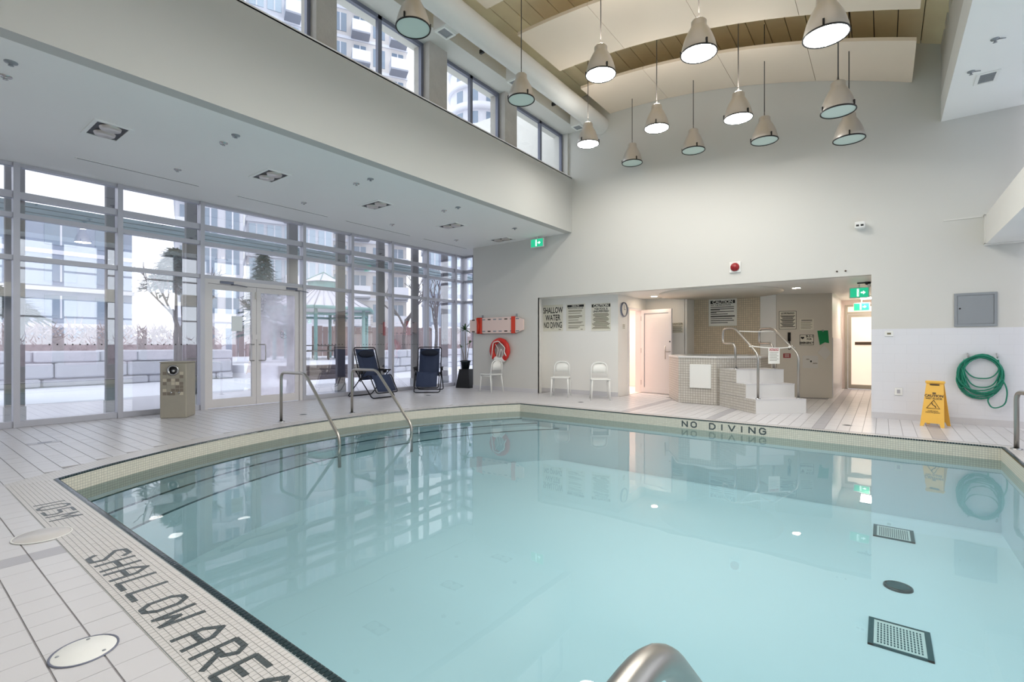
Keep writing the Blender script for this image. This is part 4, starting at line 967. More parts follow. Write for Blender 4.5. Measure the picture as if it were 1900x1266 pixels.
MB().ob(n * 0.008 + Vector(UP) * 0.16, wd * 0.015, Vector(UP) * 0.02, n * 0.008).build('pin', 'panel_grey', t)
t, put, bar = sign('wall_sign', 'pale diamond shaped board hanging under the green pennant', gw(0.955, 1.02), wd, 0.001, 0.001, 'wall')
MB().add([wd * u + Vector(UP) * v + n * k for k in (0.002, 0.012) for u, v in ((0, 0.17), (0.13, 0), (0.02, -0.17), (-0.13, 0.0))], [(3, 2, 1, 0), (4, 5, 6, 7), (0, 1, 5, 4), (1, 2, 6, 5), (2, 3, 7, 6), (3, 0, 4, 7)]).build('plate', 'wall', t)

t = thing('wall_clock', 'round wall clock with a grey rim beside the niche door', 'clock', (-4.838, 10.70, 2.02))
rx = Matrix.Rotation(R(90), 4, 'Y')
MB().lathe([(0.001, 0.012), (0.15, 0.012)], 28).xf(rx).build('face', 'sign_white', t)
MB().lathe([(0.148, 0.0), (0.148, 0.03), (0.168, 0.034), (0.175, 0.02), (0.175, 0.0)], 28).xf(rx).build('rim', 'alu_dark', t)
MB().box(0.014, 0.016, -0.005, 0.005, 0.0, 0.11).build('hand', 'black', t); MB().box(0.016, 0.018, -0.006, 0.075, -0.005, 0.005).build('hand', 'black', t)
t, put, bar = sign('wall_sign', 'tiny notice below the wall clock', (-4.839, 10.70, 1.62), (0, 1, 0), 0.16, 0.13, 'sign_white')
for k in range(3): bar(-0.06, 0.06, 0.03 - k * 0.035, 0.045 - k * 0.035, 'ink_soft')

mat('downlight_on', (250, 230, 200), 0.5, emit=(1.0, 0.82, 0.62, 1), estr=55)
# ---- niche door standing open
dn = sempty('door_2', 'white panel door standing open beside the spa')
for y in (10.95, 11.76): MB().box(-5.0, -4.82, y, y + 0.04, 0, 2.09).build('jamb', 'door_white', dn)
MB().box(-5.0, -4.82, 10.99, 11.76, 2.05, 2.09).build('head', 'door_white', dn)
H0 = Vector((-4.83, 11.745, 0)); dd = Vector((0.81, -0.16, 0)).normalized(); dnn = Vector((-dd.y, dd.x, 0)) * -1
lf = MB()
def dbox(a, b, z0, z1, m=None, th=0.022, mb=None): (mb or lf).ob(H0 + dd * (a + b) / 2 + Vector((0, 0, (z0 + z1) / 2)), dd * (b - a) / 2, dnn * th, Vector((0, 0, (z1 - z0) / 2)))
dbox(0.01, 0.09, 0.01, 2.06); dbox(0.76, 0.84, 0.01, 2.06); dbox(0.09, 0.76, 1.97, 2.06); dbox(0.09, 0.76, 0.01, 0.14)
leaf = lf.build('door_leaf', 'door_white', dn)
pn = MB(); dbox(0.09, 0.76, 0.14, 1.97, th=0.012, mb=pn); pn.build('door_panel', 'door_white', leaf)
gk = MB(); dbox(0.088, 0.096, 0.14, 1.97, th=0.0225, mb=gk); dbox(0.095, 0.76, 1.962, 1.97, th=0.0225, mb=gk); gk.build('gasket', 'alu_dark', leaf)
MB().tube([H0 + dd * 0.70 + dnn * 0.06 + Vector((0, 0, 0.85)), H0 + dd * 0.70 + dnn * 0.06 + Vector((0, 0, 1.17))], 0.012, 8).build('pull_bar', 'steel_brushed', leaf)
MB().tube([H0 + dd * 0.70 + dnn * 0.06 + Vector((0, 0, 1.03)), H0 + dd * 0.82 + dnn * 0.03 + Vector((0, 0, 1.03))], 0.012, 8).build('handle', 'steel_brushed', leaf)
MB().sphere(H0 + dd * 0.80 + dnn * 0.025 + Vector((0, 0, 1.27)), 0.018, 10, 6).build('lock', 'black', leaf)
for z in (0.25, 1.05, 1.85): MB().box(-4.838, -4.815, 11.735, 11.765, z - 0.06, z + 0.06).build('hinge', 'brown_dark', dn)
# ceiling light in the room behind, and one added to light the corridor
def ceiling_light(label, x, y, z, wx, wy, e, col=(1.0, 0.86, 0.76, 1)):
    t = thing('ceiling_light', label, 'lamp', (x, y, z))
    key = 'glow_%s' % e
    if key not in M: mat(key, (250, 236, 222), 0.5, emit=col, estr=e)
    MB().ring([(-wx - 0.03, -wy - 0.03), (wx + 0.03, -wy - 0.03), (wx + 0.03, wy + 0.03), (-wx - 0.03, wy + 0.03)], [(-wx, -wy), (wx, -wy), (wx, wy), (-wx, wy)], -0.035, -0.001).build('frame', 'plastic_white', t)
    MB().box(-wx, wx, -wy, wy, -0.03, -0.012).build('diffuser', key, t)
ceiling_light('square ceiling light in the room behind the open niche door', -5.75, 11.9, 2.35, 0.25, 0.5, 16.0)
ceiling_light('added square ceiling light over the corridor end', -0.25, 15.2, 2.40, 0.2, 0.35, 16.0)
t = thing('niche_downlight', 'small recessed downlight in the niche ceiling by the door', 'downlight', (-4.35, 11.35, 2.35))
MB().lathe([(0.10, 0.0), (0.10, -0.008), (0.075, -0.006), (0.07, 0.0)], 20).build('trim_ring', 'plastic_white', t); MB().lathe([(0.001, -0.004), (0.072, -0.004)], 20).build('lens', 'downlight_on', t)
t = thing('niche_downlight', 'small recessed downlight in the niche ceiling above the stair rail', 'downlight', (-1.4, 11.4, 2.35))
MB().lathe([(0.10, 0.0), (0.10, -0.008), (0.075, -0.006), (0.07, 0.0)], 20).build('trim_ring', 'plastic_white', t); MB().lathe([(0.001, -0.004), (0.072, -0.004)], 20).build('lens', 'downlight_on', t)

# ---- corridor door and exit signs
dh = sempty('door_3', 'glazed door with warm glowing panes at the end of the corridor')
fb = MB(); fb.box(-0.82, -0.76, 16.06, 16.14, 0, 2.27); fb.box(0.24, 0.30, 16.06, 16.14, 0, 2.27); fb.box(-0.76, 0.24, 16.06, 16.14, 2.02, 2.08); fb.box(-0.76, 0.24, 16.06, 16.14, 2.22, 2.27)
fb.build('frame', 'pedestal_conc', dh)
lb_ = MB(); lb_.box(-0.755, -0.68, 16.07, 16.12, 0.01, 2.015); lb_.box(0.16, 0.235, 16.07, 16.12, 0.01, 2.015); lb_.box(-0.68, 0.16, 16.07, 16.12, 1.94, 2.015); lb_.box(-0.68, 0.16, 16.07, 16.12, 0.01, 0.12)
leaf = lb_.build('door_leaf', 'pedestal_conc', dh)
mat('lit_frost', (240, 226, 210), 0.5, emit=(1.0, 0.84, 0.70, 1), estr=0.35)  # frosted panes glow themselves in place of light from behind
MB().box(-0.68, 0.16, 16.09, 16.10, 0.12, 1.94).build('pane', 'lit_frost', leaf); MB().box(-0.76, 0.24, 16.09, 16.10, 2.08, 2.22).build('transom_pane', 'lit_frost', dh)
MB().box(-0.6, 0.1, 16.068, 16.072, 1.19, 1.27).build('door_plate', 'brown_dark', leaf)
MB().box(-0.2, -0.1, 16.06, 16.07, 0.98, 1.02).build('handle', 'steel_brushed', leaf)
def exit_sign(label, c, wdt, ht, top):
    t = thing('exit_sign', label, 'exit sign', c)
    MB().bbox(-wdt / 2, wdt / 2, -0.02, 0.02, -ht / 2, ht / 2, 0.004).build('housing', 'plastic_white', t)
    MB().box(-wdt / 2 + 0.012, wdt / 2 - 0.012, -0.023, -0.021, -ht / 2 + 0.012, ht / 2 - 0.012).build('face', 'exit_green', t)
    ru = MB()       # running figure through a doorway
    s_ = ht
    ru.box(-0.18 * s_, -0.02 * s_, -0.0245, -0.0235, -0.36 * s_, 0.36 * s_); ru.build('doorway', 'exit_white', t)
    r2 = MB(); r2.tube([(0.02 * s_ - 0.1 * s_, -0.0255, -0.3 * s_), (-0.08 * s_, -0.0255, 0.0), (-0.12 * s_, -0.0255, 0.18 * s_)], 0.025 * s_, 6); r2.sphere((-0.09 * s_, -0.0255, 0.27 * s_), 0.05 * s_, 8, 5); r2.build('figure', 'exit_green', t)
    ar = MB(); ar.add([(0.12 * s_, -0.0245, 0.06 * s_), (0.3 * s_, -0.0245, 0.06 * s_), (0.3 * s_, -0.0245, 0.18 * s_), (0.5 * s_, -0.0245, 0), (0.3 * s_, -0.0245, -0.18 * s_), (0.3 * s_, -0.0245, -0.06 * s_), (0.12 * s_, -0.0245, -0.06 * s_)], [tuple(range(7))]); ar.build('arrow', 'exit_white', t)
    MB().tube([(0, 0, ht / 2), (0, 0, top - c[2])], 0.012, 8).build('stem', 'plastic_white', t)
exit_sign('green running man exit sign under the left soffit', (-6.68, 9.82, 3.665), 0.37, 0.21, 3.82)
exit_sign('larger green exit sign over the corridor entrance', (-0.36, 11.5, 2.195), 0.31, 0.20, 2.35)
exit_sign('smaller green exit sign farther down the corridor', (-0.43, 15.3, 2.16), 0.34, 0.20, 2.40)
t = thing('corridor_camera', 'small black fixture on the corridor ceiling beside the exit sign', 'fixture', (-0.22, 11.1, 2.35))
MB().lathe([(0.04, 0), (0.04, -0.04), (0.001, -0.06)], 14).build('base', 'black', t); MB().sphere((0.02, -0.05, -0.07), 0.03, 10, 6).build('lens', 'plastic_white', t); MB().tube([(-0.16, 0.02, -0.012), (0.05, 0.02, -0.012)], 0.012, 6).build('conduit', 'black', t)
# ---- fire bell, camera, plates on the back wall
ry_ = Matrix.Rotation(R(90), 4, 'X')
t = thing('fire_bell', 'dark red fire alarm dome on the white wall above the spa', 'alarm', (-2.23, 9.95, 2.665))
MB().bbox(-0.10, 0.10, -0.03, 0.0, -0.10, 0.10, 0.006).build('back_box', 'plastic_white', t); MB().lathe([(0.078, 0.03), (0.08, 0.045), (0.06, 0.075), (0.001, 0.085)], 22).xf(ry_).build('dome', 'dark_red', t)
t = thing('security_camera', 'small white security camera on the upper wall', 'camera', (-0.3, 9.95, 3.17))
MB().lathe([(0.06, 0.0), (0.06, 0.02), (0.02, 0.03)], 16).xf(ry_).build('mount', 'plastic_white', t); MB().bbox(-0.07, 0.07, -0.13, -0.03, -0.06, 0.05, 0.012).build('body', 'plastic_white', t); MB().box(-0.05, -0.01, -0.134, -0.129, -0.03, 0.0).build('lens', 'black', t); MB().box(0.01, 0.05, -0.134, -0.129, -0.03, 0.0).build('infrared_lens', 'black', t)
t = thing('wall_plate', 'white switch plate on the tiled wall', 'switch', (0.08, 9.944, 1.375))
MB().bbox(-0.055, 0.055, -0.008, 0.0, -0.045, 0.045, 0.003).build('plate', 'plastic_white', t); MB().box(-0.025, 0.025, -0.011, -0.007, -0.015, 0.015).build('label_strip', 'ink_soft', t)
t = thing('wall_plate', 'white outlet cover near the wet floor sign', 'outlet', (0.20, 9.944, 0.45))
MB().bbox(-0.05, 0.05, -0.008, 0.0, -0.06, 0.06, 0.003).build('plate', 'plastic_white', t); MB().box(-0.02, 0.02, -0.01, -0.007, -0.03, 0.03).build('socket', 'tile_grey', t)
for k, x in enumerate((-0.62, -0.50)):
    t = thing('wall_anchor', ['left small dark anchor above the corridor opening', 'right small dark anchor above the corridor opening'][k], 'anchor', (x, 9.95, 2.44))
    MB().lathe([(0.014, 0.0), (0.014, 0.012), (0.006, 0.02), (0.001, 0.02)], 10).xf(ry_).build('bolt', 'brown_dark', t)
t = thing('access_panel', 'grey metal access panel on the wall above the hose', 'panel', (1.095, 9.95, 1.72))
MB().ring([(-0.235, -0.25), (0.235, -0.25), (0.235, 0.25), (-0.235, 0.25)], [(-0.2, -0.215), (0.2, -0.215), (0.2, 0.215), (-0.2, 0.215)], 0, 0.018).xf(ry_).build('frame', 'panel_grey', t)
MB().box(-0.197, 0.197, -0.012, 0.0, -0.212, 0.212).build('door', 'panel_grey', t); MB().lathe([(0.012, 0.012), (0.012, 0.02), (0.001, 0.02)], 10, (-0.17, 0.02, 0)).xf(ry_).build('latch', 'black', t)
# ---- hose
t = thing('garden_hose', 'green garden hose coiled on two wall hooks', 'hose', (1.16, 9.93, 1.0))
random.seed(5)
def loop(x0, x1, zt, zb, y, k=24, tilt=0.0):
    pts = []
    for i in range(k):
        a = 2 * math.pi * i / k; cx_ = (x0 + x1) / 2; rx_ = (x1 - x0) / 2; z = (zt + zb) / 2 + (zt - zb) / 2 * math.sin(a); fl = 0.75 + 0.25 * (1 - max(0, math.sin(a))) 
        pts.append((cx_ + rx_ * math.cos(a) * (1.0 if math.sin(a) < 0 else 0.98) + tilt * (z - zt), y + random.uniform(-0.004, 0.004), z))
    return pts
hm = MB()
for k in range(9):
    hm.tube(loop(-0.25 + 0.02 * (k % 4) - 0.02, 0.24 - 0.018 * (k % 3), 0.04 + random.uniform(-0.035, 0.02), -0.60 + 0.03 * (k % 5), -0.02 - 0.012 * (k % 5), tilt=random.uniform(-0.05, 0.05)), 0.0095, 8, True)
hm.build('coil', 'hose_green', t)
for (zb, y) in ((-0.30, -0.03), (-0.43, -0.05), (-0.53, -0.04)):
    MB().tube(fillet([(-0.19, y, -0.02), (-0.20, y, zb * 0.5), (-0.10, y, zb), (0.10, y, zb), (0.19, y, zb * 0.55), (0.17, y, -0.02)], 0.15, 7), 0.009, 8).build('slack_loop', 'hose_green', t)
MB().tube(fillet([(0.19, -0.06, -0.25), (0.27, -0.06, -0.45), (0.24, -0.06, -0.68), (0.10, -0.06, -0.74), (0.05, -0.06, -0.60), (0.12, -0.06, -0.52)], 0.12, 7), 0.009, 8).build('hose_end', 'hose_green', t)
MB().tube(fillet([(-0.24, -0.06, -0.12), (-0.29, -0.06, -0.35), (-0.22, -0.06, -0.47), (-0.17, -0.06, -0.38), (-0.22, -0.06, -0.15)], 0.1, 7), 0.009, 8).build('slack_loop', 'hose_green', t)
for x in (-0.15, 0.16):
    MB().tube(fillet([(x, 0.02, 0.065), (x, -0.02, 0.065), (x, -0.07, 0.0), (x, -0.10, 0.03)], 0.02), 0.010, 8).build('hook', 'steel', t)
# ---- wet floor sign
t = thing('wet_floor_sign', 'yellow folding wet floor caution sign standing on the deck', 'floor sign', (0.615, 9.50, 0), R(-50) * 0 + R(-18))
def wf_panel(s_):
    p = MB(); x0b, x1b, x0t, x1t = -0.14, 0.14, -0.098, 0.098; yb, yt = s_ * 0.15, s_ * 0.015; zt = 0.64
    def P(u, v, d): return ((x0b + (x0t - x0b) * v) * (1 - u) + (x1b + (x1t - x1b) * v) * u, yb + (yt - yb) * v + d, zt * v)
    cols = [0, 0.12, 0.88, 1]
    V = [P(u, v, d) for d in (0, -s_ * 0.012) for u, v in ((0, 0), (0.14, 0), (0.2, 0.08), (0.8, 0.08), (0.86, 0), (1, 0), (1, 1), (0, 1))]
    f = [(0, 1, 2, 7), (2, 3, 6, 7), (3, 4, 5, 6), (8, 15, 10, 9), (10, 15, 14, 11), (11, 14, 13, 12)] + [(i, 8 + i, 8 + (i + 1) % 8, (i + 1) % 8) for i in range(8)]
    return p.add(V, f)
for s_ in (-1, 1): wf_panel(s_).build('panel', 'yellow', t)
MB().bbox(-0.11, 0.11, -0.03, 0.03, 0.625, 0.665, 0.008).build('hinge_top', 'yellow', t)
sl = math.atan2(0.135, 0.64)
fm = lambda u, z: frame_mtx((u, -0.15 + 0.135 * z / 0.64 - 0.0015, z), (1, 0, 0), (0, math.sin(sl), math.cos(sl)))
textmesh('lettering', 'CAUTION', 0.05, 'brown_dark', t, fm(0, 0.445), sx=0.95, bold=0.002); textmesh('lettering', 'WET FLOOR', 0.036, 'brown_dark', t, fm(0, 0.405), sx=0.95, bold=0.001)
textmesh('lettering', 'CUIDADO\nPISO MOJADO', 0.026, 'brown_dark', t, fm(0, 0.215))
fz = lambda u, z: Vector((u, -0.15 + 0.135 * z / 0.64 - 0.003, z))
MB().tube([fz(-0.075, 0.265), fz(0.075, 0.265), fz(0.0, 0.385)], 0.006, 6, True).build('warning_triangle', 'brown_dark', t)
MB().tube([fz(-0.02, 0.345), fz(-0.005, 0.315), fz(0.02, 0.30), fz(0.03, 0.28)], 0.006, 6).build('slipping_figure', 'brown_dark', t)
MB().box(-0.055, 0.055, -0.032, -0.028, 0.60, 0.618).build('grip_slot', 'brown_dark', t)
MB().ob(fz(0, 0.485), (0.02, 0, 0), (0, 0.001, 0), (0, 0.002, 0.01)).build('maker_mark', 'brown_dark', t)

# ---- spa tub with stairs
U = Vector((-0.70, 0.714, 0)).normalized(); E_ = Vector((U.y, -U.x, 0)); O_ = Vector((-1.74, 9.27, 0))
sp = thing('hot_tub', 'raised mosaic hot tub with a white rim under the round ceiling', 'hot tub')
tub = [(-3.90, 11.1), (-3.38, 10.17), (-2.62, 10.15), (-1.95, 10.80), (-1.95, 12.0), (-2.35, 12.58), (-3.55, 12.58), (-3.74, 12.02)]
ctr = Vector((sum(p[0] for p in tub) / 8, sum(p[1] for p in tub) / 8, 0))
inn = [tuple((ctr + (Vector((*p, 0)) - ctr) * 0.78)[:2]) for p in tub]
MB().ring(tub, inn, 0, 0.93).build('wall_ring', 'spa_mosaic', sp)
rimo = [tuple((ctr + (Vector((*p, 0)) - ctr) * 1.012)[:2]) for p in tub]
rimo = [(x, min(y, 12.60)) for x, y in rimo]
MB().ring(rimo, [tuple((ctr + (Vector((*p, 0)) - ctr) * 0.765)[:2]) for p in tub], 0.93, 0.965).build('rim', 'step_tile', sp)
MB().prism([tuple((ctr + (Vector((*p, 0)) - ctr) * 0.77)[:2]) for p in tub], 0.1, 0.14).build('basin', 'pool_shell', sp)
ws = MB(); p_ = [tuple((ctr + (Vector((*p, 0)) - ctr) * 0.775)[:2]) for p in tub]; ws.add([(x, y, 0.86) for x, y in p_], [tuple(range(8))]); ws.build('tub_water', 'water', sp)
MB().bbox(-3.14, -2.72, 10.125, 10.15, 0.32, 0.80, 0.006).build('access_hatch', 'plastic_white', sp)
st = thing('spa_stairs', 'three white tiled steps climbing to the hot tub', 'stairs')
for k in range(3):
    a = 0.29 * k; z = 0.245 * (k + 1); c = O_ + E_ * 0.47 + U * (a + (1.15 - a) / 2)
    MB().ob(c + Vector((0, 0, z - 0.1225)), E_ * 0.47, U * (1.15 - a) / 2, Vector((0, 0, 0.1225))).build('riser_block', 'step_tile', st)
    MB().ob(c + Vector((0, 0, z - 0.004)) - U * 0.004, E_ * 0.474, U * (1.15 - a) / 2, Vector((0, 0, 0.006))).build('tread', 'tile', st)
    # left flank carries the tub's mosaic
    MB().ob(O_ + U * (a + 0.02 + (1.15 - a - 0.02) / 2) - E_ * 0.004 + Vector((0, 0, z - 0.1225)), E_ * 0.004, U * (1.15 - a - 0.02) / 2, Vector((0, 0, 0.12))).build('mosaic_flank', 'spa_mosaic', st)
lp_ = [(0.10, 0.245), (0.10, 1.03), (0.80, 1.51), (1.20, 1.51), (1.22, 1.22), (0.80, 1.22), (0.76, 0.735)]
def spa_rail(label, off):
    b_ = O_ + E_ * off
    t = thing('spa_handrail', label, 'handrail', (b_.x, b_.y, 0), math.atan2(U.y, U.x), 'hot tub handrails')
    MB().tube(fillet([(a, 0, z) for a, z in lp_], 0.11, 6), 0.021, 14).build('tube', 'steel_brushed', t)
    for a, z in (lp_[0], lp_[-1]): MB().lathe([(0.045, 0.003), (0.045, 0.01), (0.024, 0.02)], 16, (a, 0, z)).build('flange', 'steel', t)
spa_rail('left looped steel handrail of the hot tub stairs', 0.10)
spa_rail('right looped steel handrail of the hot tub stairs', 0.87)
def rp3(off, a, z): return O_ + E_ * off + U * a + Vector((0, 0, z))
t = thing('barrier_rope', 'pale rope tied across the hot tub handrails', 'rope', (0, 0, 0))
MB().tube([rp3(0.10, 0.30, 1.17), rp3(0.35, 0.30, 1.145), rp3(0.6, 0.29, 1.13), rp3(0.87, 0.28, 1.15), rp3(0.93, 0.27, 1.14)], 0.010, 8).build('lower_strand', 'rope_white', t)
MB().tube([rp3(0.10, 0.70, 1.45), rp3(0.48, 0.72, 1.44), rp3(0.87, 0.72, 1.45)], 0.008, 8).build('upper_strand', 'rope_white', t)
for off in (0.10, 0.87): MB().tube([rp3(off, 0.30, 1.17) + Vector((0.028 * math.cos(a), 0.028 * math.sin(a), 0.01 * math.sin(a))) for a in [2 * math.pi * k / 10 for k in range(10)]], 0.009, 6, True).build('knot', 'rope_white', t)
cc = rp3(0.52, 0.27, 1.0)
t, put, bar = sign('hanging_notice', 'white CAUTION paper hanging from the rope on the stairs', cc, E_, 0.22, 0.29, 'sign_white')
bar(-0.09, 0.09, 0.085, 0.13, 'print_red'); put('CAUTION', 0, 0.108, 0.045, 'sign_white', 0.85, 0.001, dz=0.0076)
for k in range(6): bar(-0.085, 0.085 - 0.03 * (k % 2), 0.05 - k * 0.028, 0.057 - k * 0.028, 'ink_soft')

# ================================================================== OUTSIDE
gd = MB().box(-140, -10.12, -90, 140, -0.2, -0.05).build('ground_courtyard', 'snow'); struct(gd, 'snow covered courtyard ground')
struct(MB().box(-14.0, -10.1, -20, 40, -0.1, -0.03).build('ground_path', 'paving'))
struct(MB().box(1.9, 90, -60, 90, -0.2, -0.05).build('ground_right', 'snow'))
# pillars and the pergola beam in front of the glass
for k, (y, lb) in enumerate(((0.03, 'grey outdoor pillar outside the left edge of the photo'), (1.23, 'grey outdoor pillar behind the leftmost window post'), (2.43, 'grey outdoor pillar behind the window post left of the pedestal'), (3.63, 'grey outdoor pillar between the pedestal and the glass door'), (5.63, 'grey outdoor pillar at the right jamb of the glass door'), (6.85, 'grey outdoor pillar behind the left reclining chair'), (8.04, 'grey outdoor pillar between the two reclining chairs'), (9.23, 'grey outdoor pillar behind the upright recliner'), (10.41, 'grey outdoor pillar nearest the potted plant'))):
    t = thing('outdoor_pillar', lb, 'pillar', (-10.55, y + 0.12, -0.05), 0, 'outdoor pillars')
    MB().bbox(-0.05, 0.05, -0.11, 0.11, 0, 4.9, 0.01).build('shaft', 'pillar', t); MB().box(-0.06, 0.06, -0.12, 0.12, 0, 0.3).build('base_sleeve', 'panel_grey', t)
t = thing('pergola_beam', 'teal slatted pergola beam running outside the windows', 'pergola', (-11.5, 0, 3.35))
for k in range(3): MB().box(-0.06 + 0.02 * (k % 2), 0.06, -6, 16, k * 0.085, k * 0.085 + 0.07).build('slat', 'teal_metal', t)
for y in range(-4, 16, 4): MB().box(-0.12, -0.06, y - 0.05, y + 0.05, -3.4, 0.25).build('post', 'pillar', t)
# dry stone walls of big blocks
random.seed(21)
def stone_row(label, p0, p1, courses, hs, zb, depth=0.8, group='stone terrace walls'):
    p0 = Vector((*p0, 0)); p1 = Vector((*p1, 0)); d = (p1 - p0); L = d.length; d.normalize(); n = Vector((-d.y, d.x, 0))
    t = thing('stone_wall', label, 'stone wall', (p0.x, p0.y, zb), math.atan2(d.y, d.x), group)
    z = 0
    for c in range(courses):
        x = -random.uniform(0, 0.8)
        while x < L:
            l = random.uniform(0.9, 1.9); h = hs[c]; j = random.uniform(-0.06, 0.06)
            a = max(0, x); e = min(L, x + l)
            if e - a > 0.2:
                MB().bbox(a + 0.015, e - 0.015, -depth / 2 + j, depth / 2 + j, z + 0.01, z + h - 0.012 + random.uniform(-0.015, 0.012), 0.04).build('stone_block', 'stone', t)
            x += l
        z += hs[c]
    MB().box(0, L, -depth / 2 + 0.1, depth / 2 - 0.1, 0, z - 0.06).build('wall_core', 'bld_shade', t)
    return z
stone_row('stone block wall beyond the left windows and the pedestal', (-19.6, -4.0), (-19.6, 8.2), 3, (0.26, 0.46, 0.36), -0.05)
stone_row('stone block wall beyond the reclining chairs', (-17.2, 12.6), (-21.0, 24.0), 3, (0.26, 0.40, 0.36), -0.05)
struct(MB().prism([(-20, -40), (-20, 8.2), (-17.6, 9.0), (-17.0, 12.4), (-20.8, 24.2), (-20.8, 60), (-139, 60), (-139, -40)], -0.06, 0.42).build('ground_terrace', 'snow'))
t = thing('garden_steps', 'dark garden steps leading up to the gazebo terrace', 'steps', (-16.0, 9.0, -0.05), R(-2))
for k in range(3): MB().box(-2.2, -0.3 * k, 0.0, 3.2, 0.155 * k, 0.155 * (k + 1) - 0.005).build('step', 'bark', t)
# gazebo
gz = thing('gazebo', 'hexagonal park gazebo with a pale metal roof and teal posts', 'gazebo', (-24.6, 15.2, 0.42))
def hexr(r, a0=0.35, n=6): return [(r * math.cos(a0 + 2 * math.pi * k / n), r * math.sin(a0 + 2 * math.pi * k / n)) for k in range(n)]
E1, E2 = hexr(2.95), hexr(0.75)
for k in range(6):
    a, b = E1[k], E1[(k + 1) % 6]; c, d = E2[(k + 1) % 6], E2[k]
    MB().add([(a[0], a[1], 2.72), (b[0], b[1], 2.72), (c[0], c[1], 3.85), (d[0], d[1], 3.85), (a[0], a[1], 2.66), (b[0], b[1], 2.66), (c[0], c[1], 3.79), (d[0], d[1], 3.79)], [(0, 1, 2, 3), (7, 6, 5, 4), (0, 4, 5, 1), (2, 6, 7, 3), (1, 5, 6, 2), (3, 7, 4, 0)]).build('roof_plane', 'gaz_roof', gz)
    for q in range(7):
        s_ = q / 6; p0 = Vector((a[0] + (b[0] - a[0]) * s_, a[1] + (b[1] - a[1]) * s_, 2.75)); p1 = Vector((d[0] + (c[0] - d[0]) * s_, d[1] + (c[1] - d[1]) * s_, 3.88))
        MB().tube([p0, p1], 0.025, 4).build('roof_seam', 'gaz_roof', gz)
    MB().tube([(a[0], a[1], 2.66), (b[0], b[1], 2.66)], 0.09, 6).build('eave', 'gaz_teal', gz)
    i_ = hexr(2.55); p, q_ = i_[k], i_[(k + 1) % 6]
    MB().lathe([(0.09, -0.1), (0.09, 2.6)], 10, (p[0], p[1], 0), cap=True).build('post', 'gaz_teal', gz)
    MB().tube([(p[0], p[1], 2.35), (q_[0], q_[1], 2.35)], 0.06, 6).build('frieze', 'gaz_teal', gz)
    e3 = hexr(1.05); MB().add([(e3[k][0], e3[k][1], 4.2), (e3[(k + 1) % 6][0], e3[(k + 1) % 6][1], 4.2), (0, 0, 4.75)], [(0, 1, 2)]).build('cupola_roof', 'gaz_roof', gz)
    MB().tube([(e3[k][0], e3[k][1], 4.22), (0, 0, 4.77)], 0.025, 4).build('cupola_ridge', 'gaz_teal', gz)
MB().lathe([(0.8, 3.8), (0.8, 4.2)], 6).build('cupola_frieze', 'gaz_teal', gz)
# picnic tables
def picnic(label, loc, rz):
    t = thing('picnic_table', label, 'table', loc, rz, 'picnic tables in the gazebo')
    MB().bbox(-0.9, 0.9, -0.35, 0.35, 0.70, 0.75, 0.01).build('top', 'table_dark', t)
    for s_ in (-1, 1):
        MB().bbox(-0.9, 0.9, s_ * 0.65 - 0.13, s_ * 0.65 + 0.13, 0.42, 0.46, 0.01).build('bench', 'table_dark', t)
        MB().tube(fillet([(s_ * 0.6, -0.3, 0.70), (s_ * 0.6, -0.7, 0.03), (s_ * 0.6, 0.7, 0.03), (s_ * 0.6, 0.3, 0.70)], 0.1), 0.035, 8).build('leg', 'table_dark', t)
picnic('dark picnic table in the gazebo seen left of the pillar', (-23.2, 13.9, 0.42), R(60)); picnic('dark picnic table in the gazebo partly behind the pillar', (-25.2, 15.6, 0.42), R(60))
# board fence
t = thing('board_fence', 'brown wooden board fence behind the gazebo', 'fence', (-33.0, 14.0, 0.42), R(62))
for k in range(46): MB().box(k * 0.36, k * 0.36 + 0.33, -0.03, 0.03, 0, 2.0 + 0.03 * (k % 3)).build('board', 'fence_brown', t)
for x in (4.2, 9.0, 13.0): MB().box(x, x + 0.5, -0.2, -0.05, 0, 2.25).build('pier', 'snow', t)
for z in (0.4, 1.6): MB().box(0, 16.5, 0.03, 0.09, z, z + 0.1).build('rail', 'fence_brown', t)
# hedges (winter brown, uncountable twigs)
def hedge(name, label, x0, x1, y0, y1, z0, z1, n, mt='hedge', seed=1):
    rnd = random.Random(seed); b = MB()
    for _ in range(n):
        p = Vector((rnd.uniform(x0, x1), rnd.uniform(y0, y1), rnd.uniform(z0, z1) if rnd.random() < 0.7 else z0)); d = Vector((rnd.uniform(-1, 1), rnd.uniform(-1, 1), rnd.uniform(0.2, 1.2))).normalized(); L = rnd.uniform(0.25, 0.6); s_ = d.orthogonal().normalized() * 0.03
        b.add([p - s_, p + s_, p + d * L], [(0, 1, 2)])
    b.box(x0 + 0.2, x1 - 0.2, y0, y1, z0, z0 + (z1 - z0) * 0.75)
    o = b.build(name, mt); return tag(o, label, 'hedge', kind='stuff')
hedge('winter_hedge', 'reddish brown winter hedge above the stone wall', -22.6, -21.0, -4, 8.6, 0.4, 1.75, 6000)
hedge('winter_hedge', 'brown winter hedge in front of the far buildings', -31.5, -30, 26, 40, 0.4, 2.4, 5000, seed=2)
hedge('street_hedge', 'low brown hedge outside the right hand windows', 14, 15.5, -20, 40, 0.0, 1.6, 4000, seed=3)
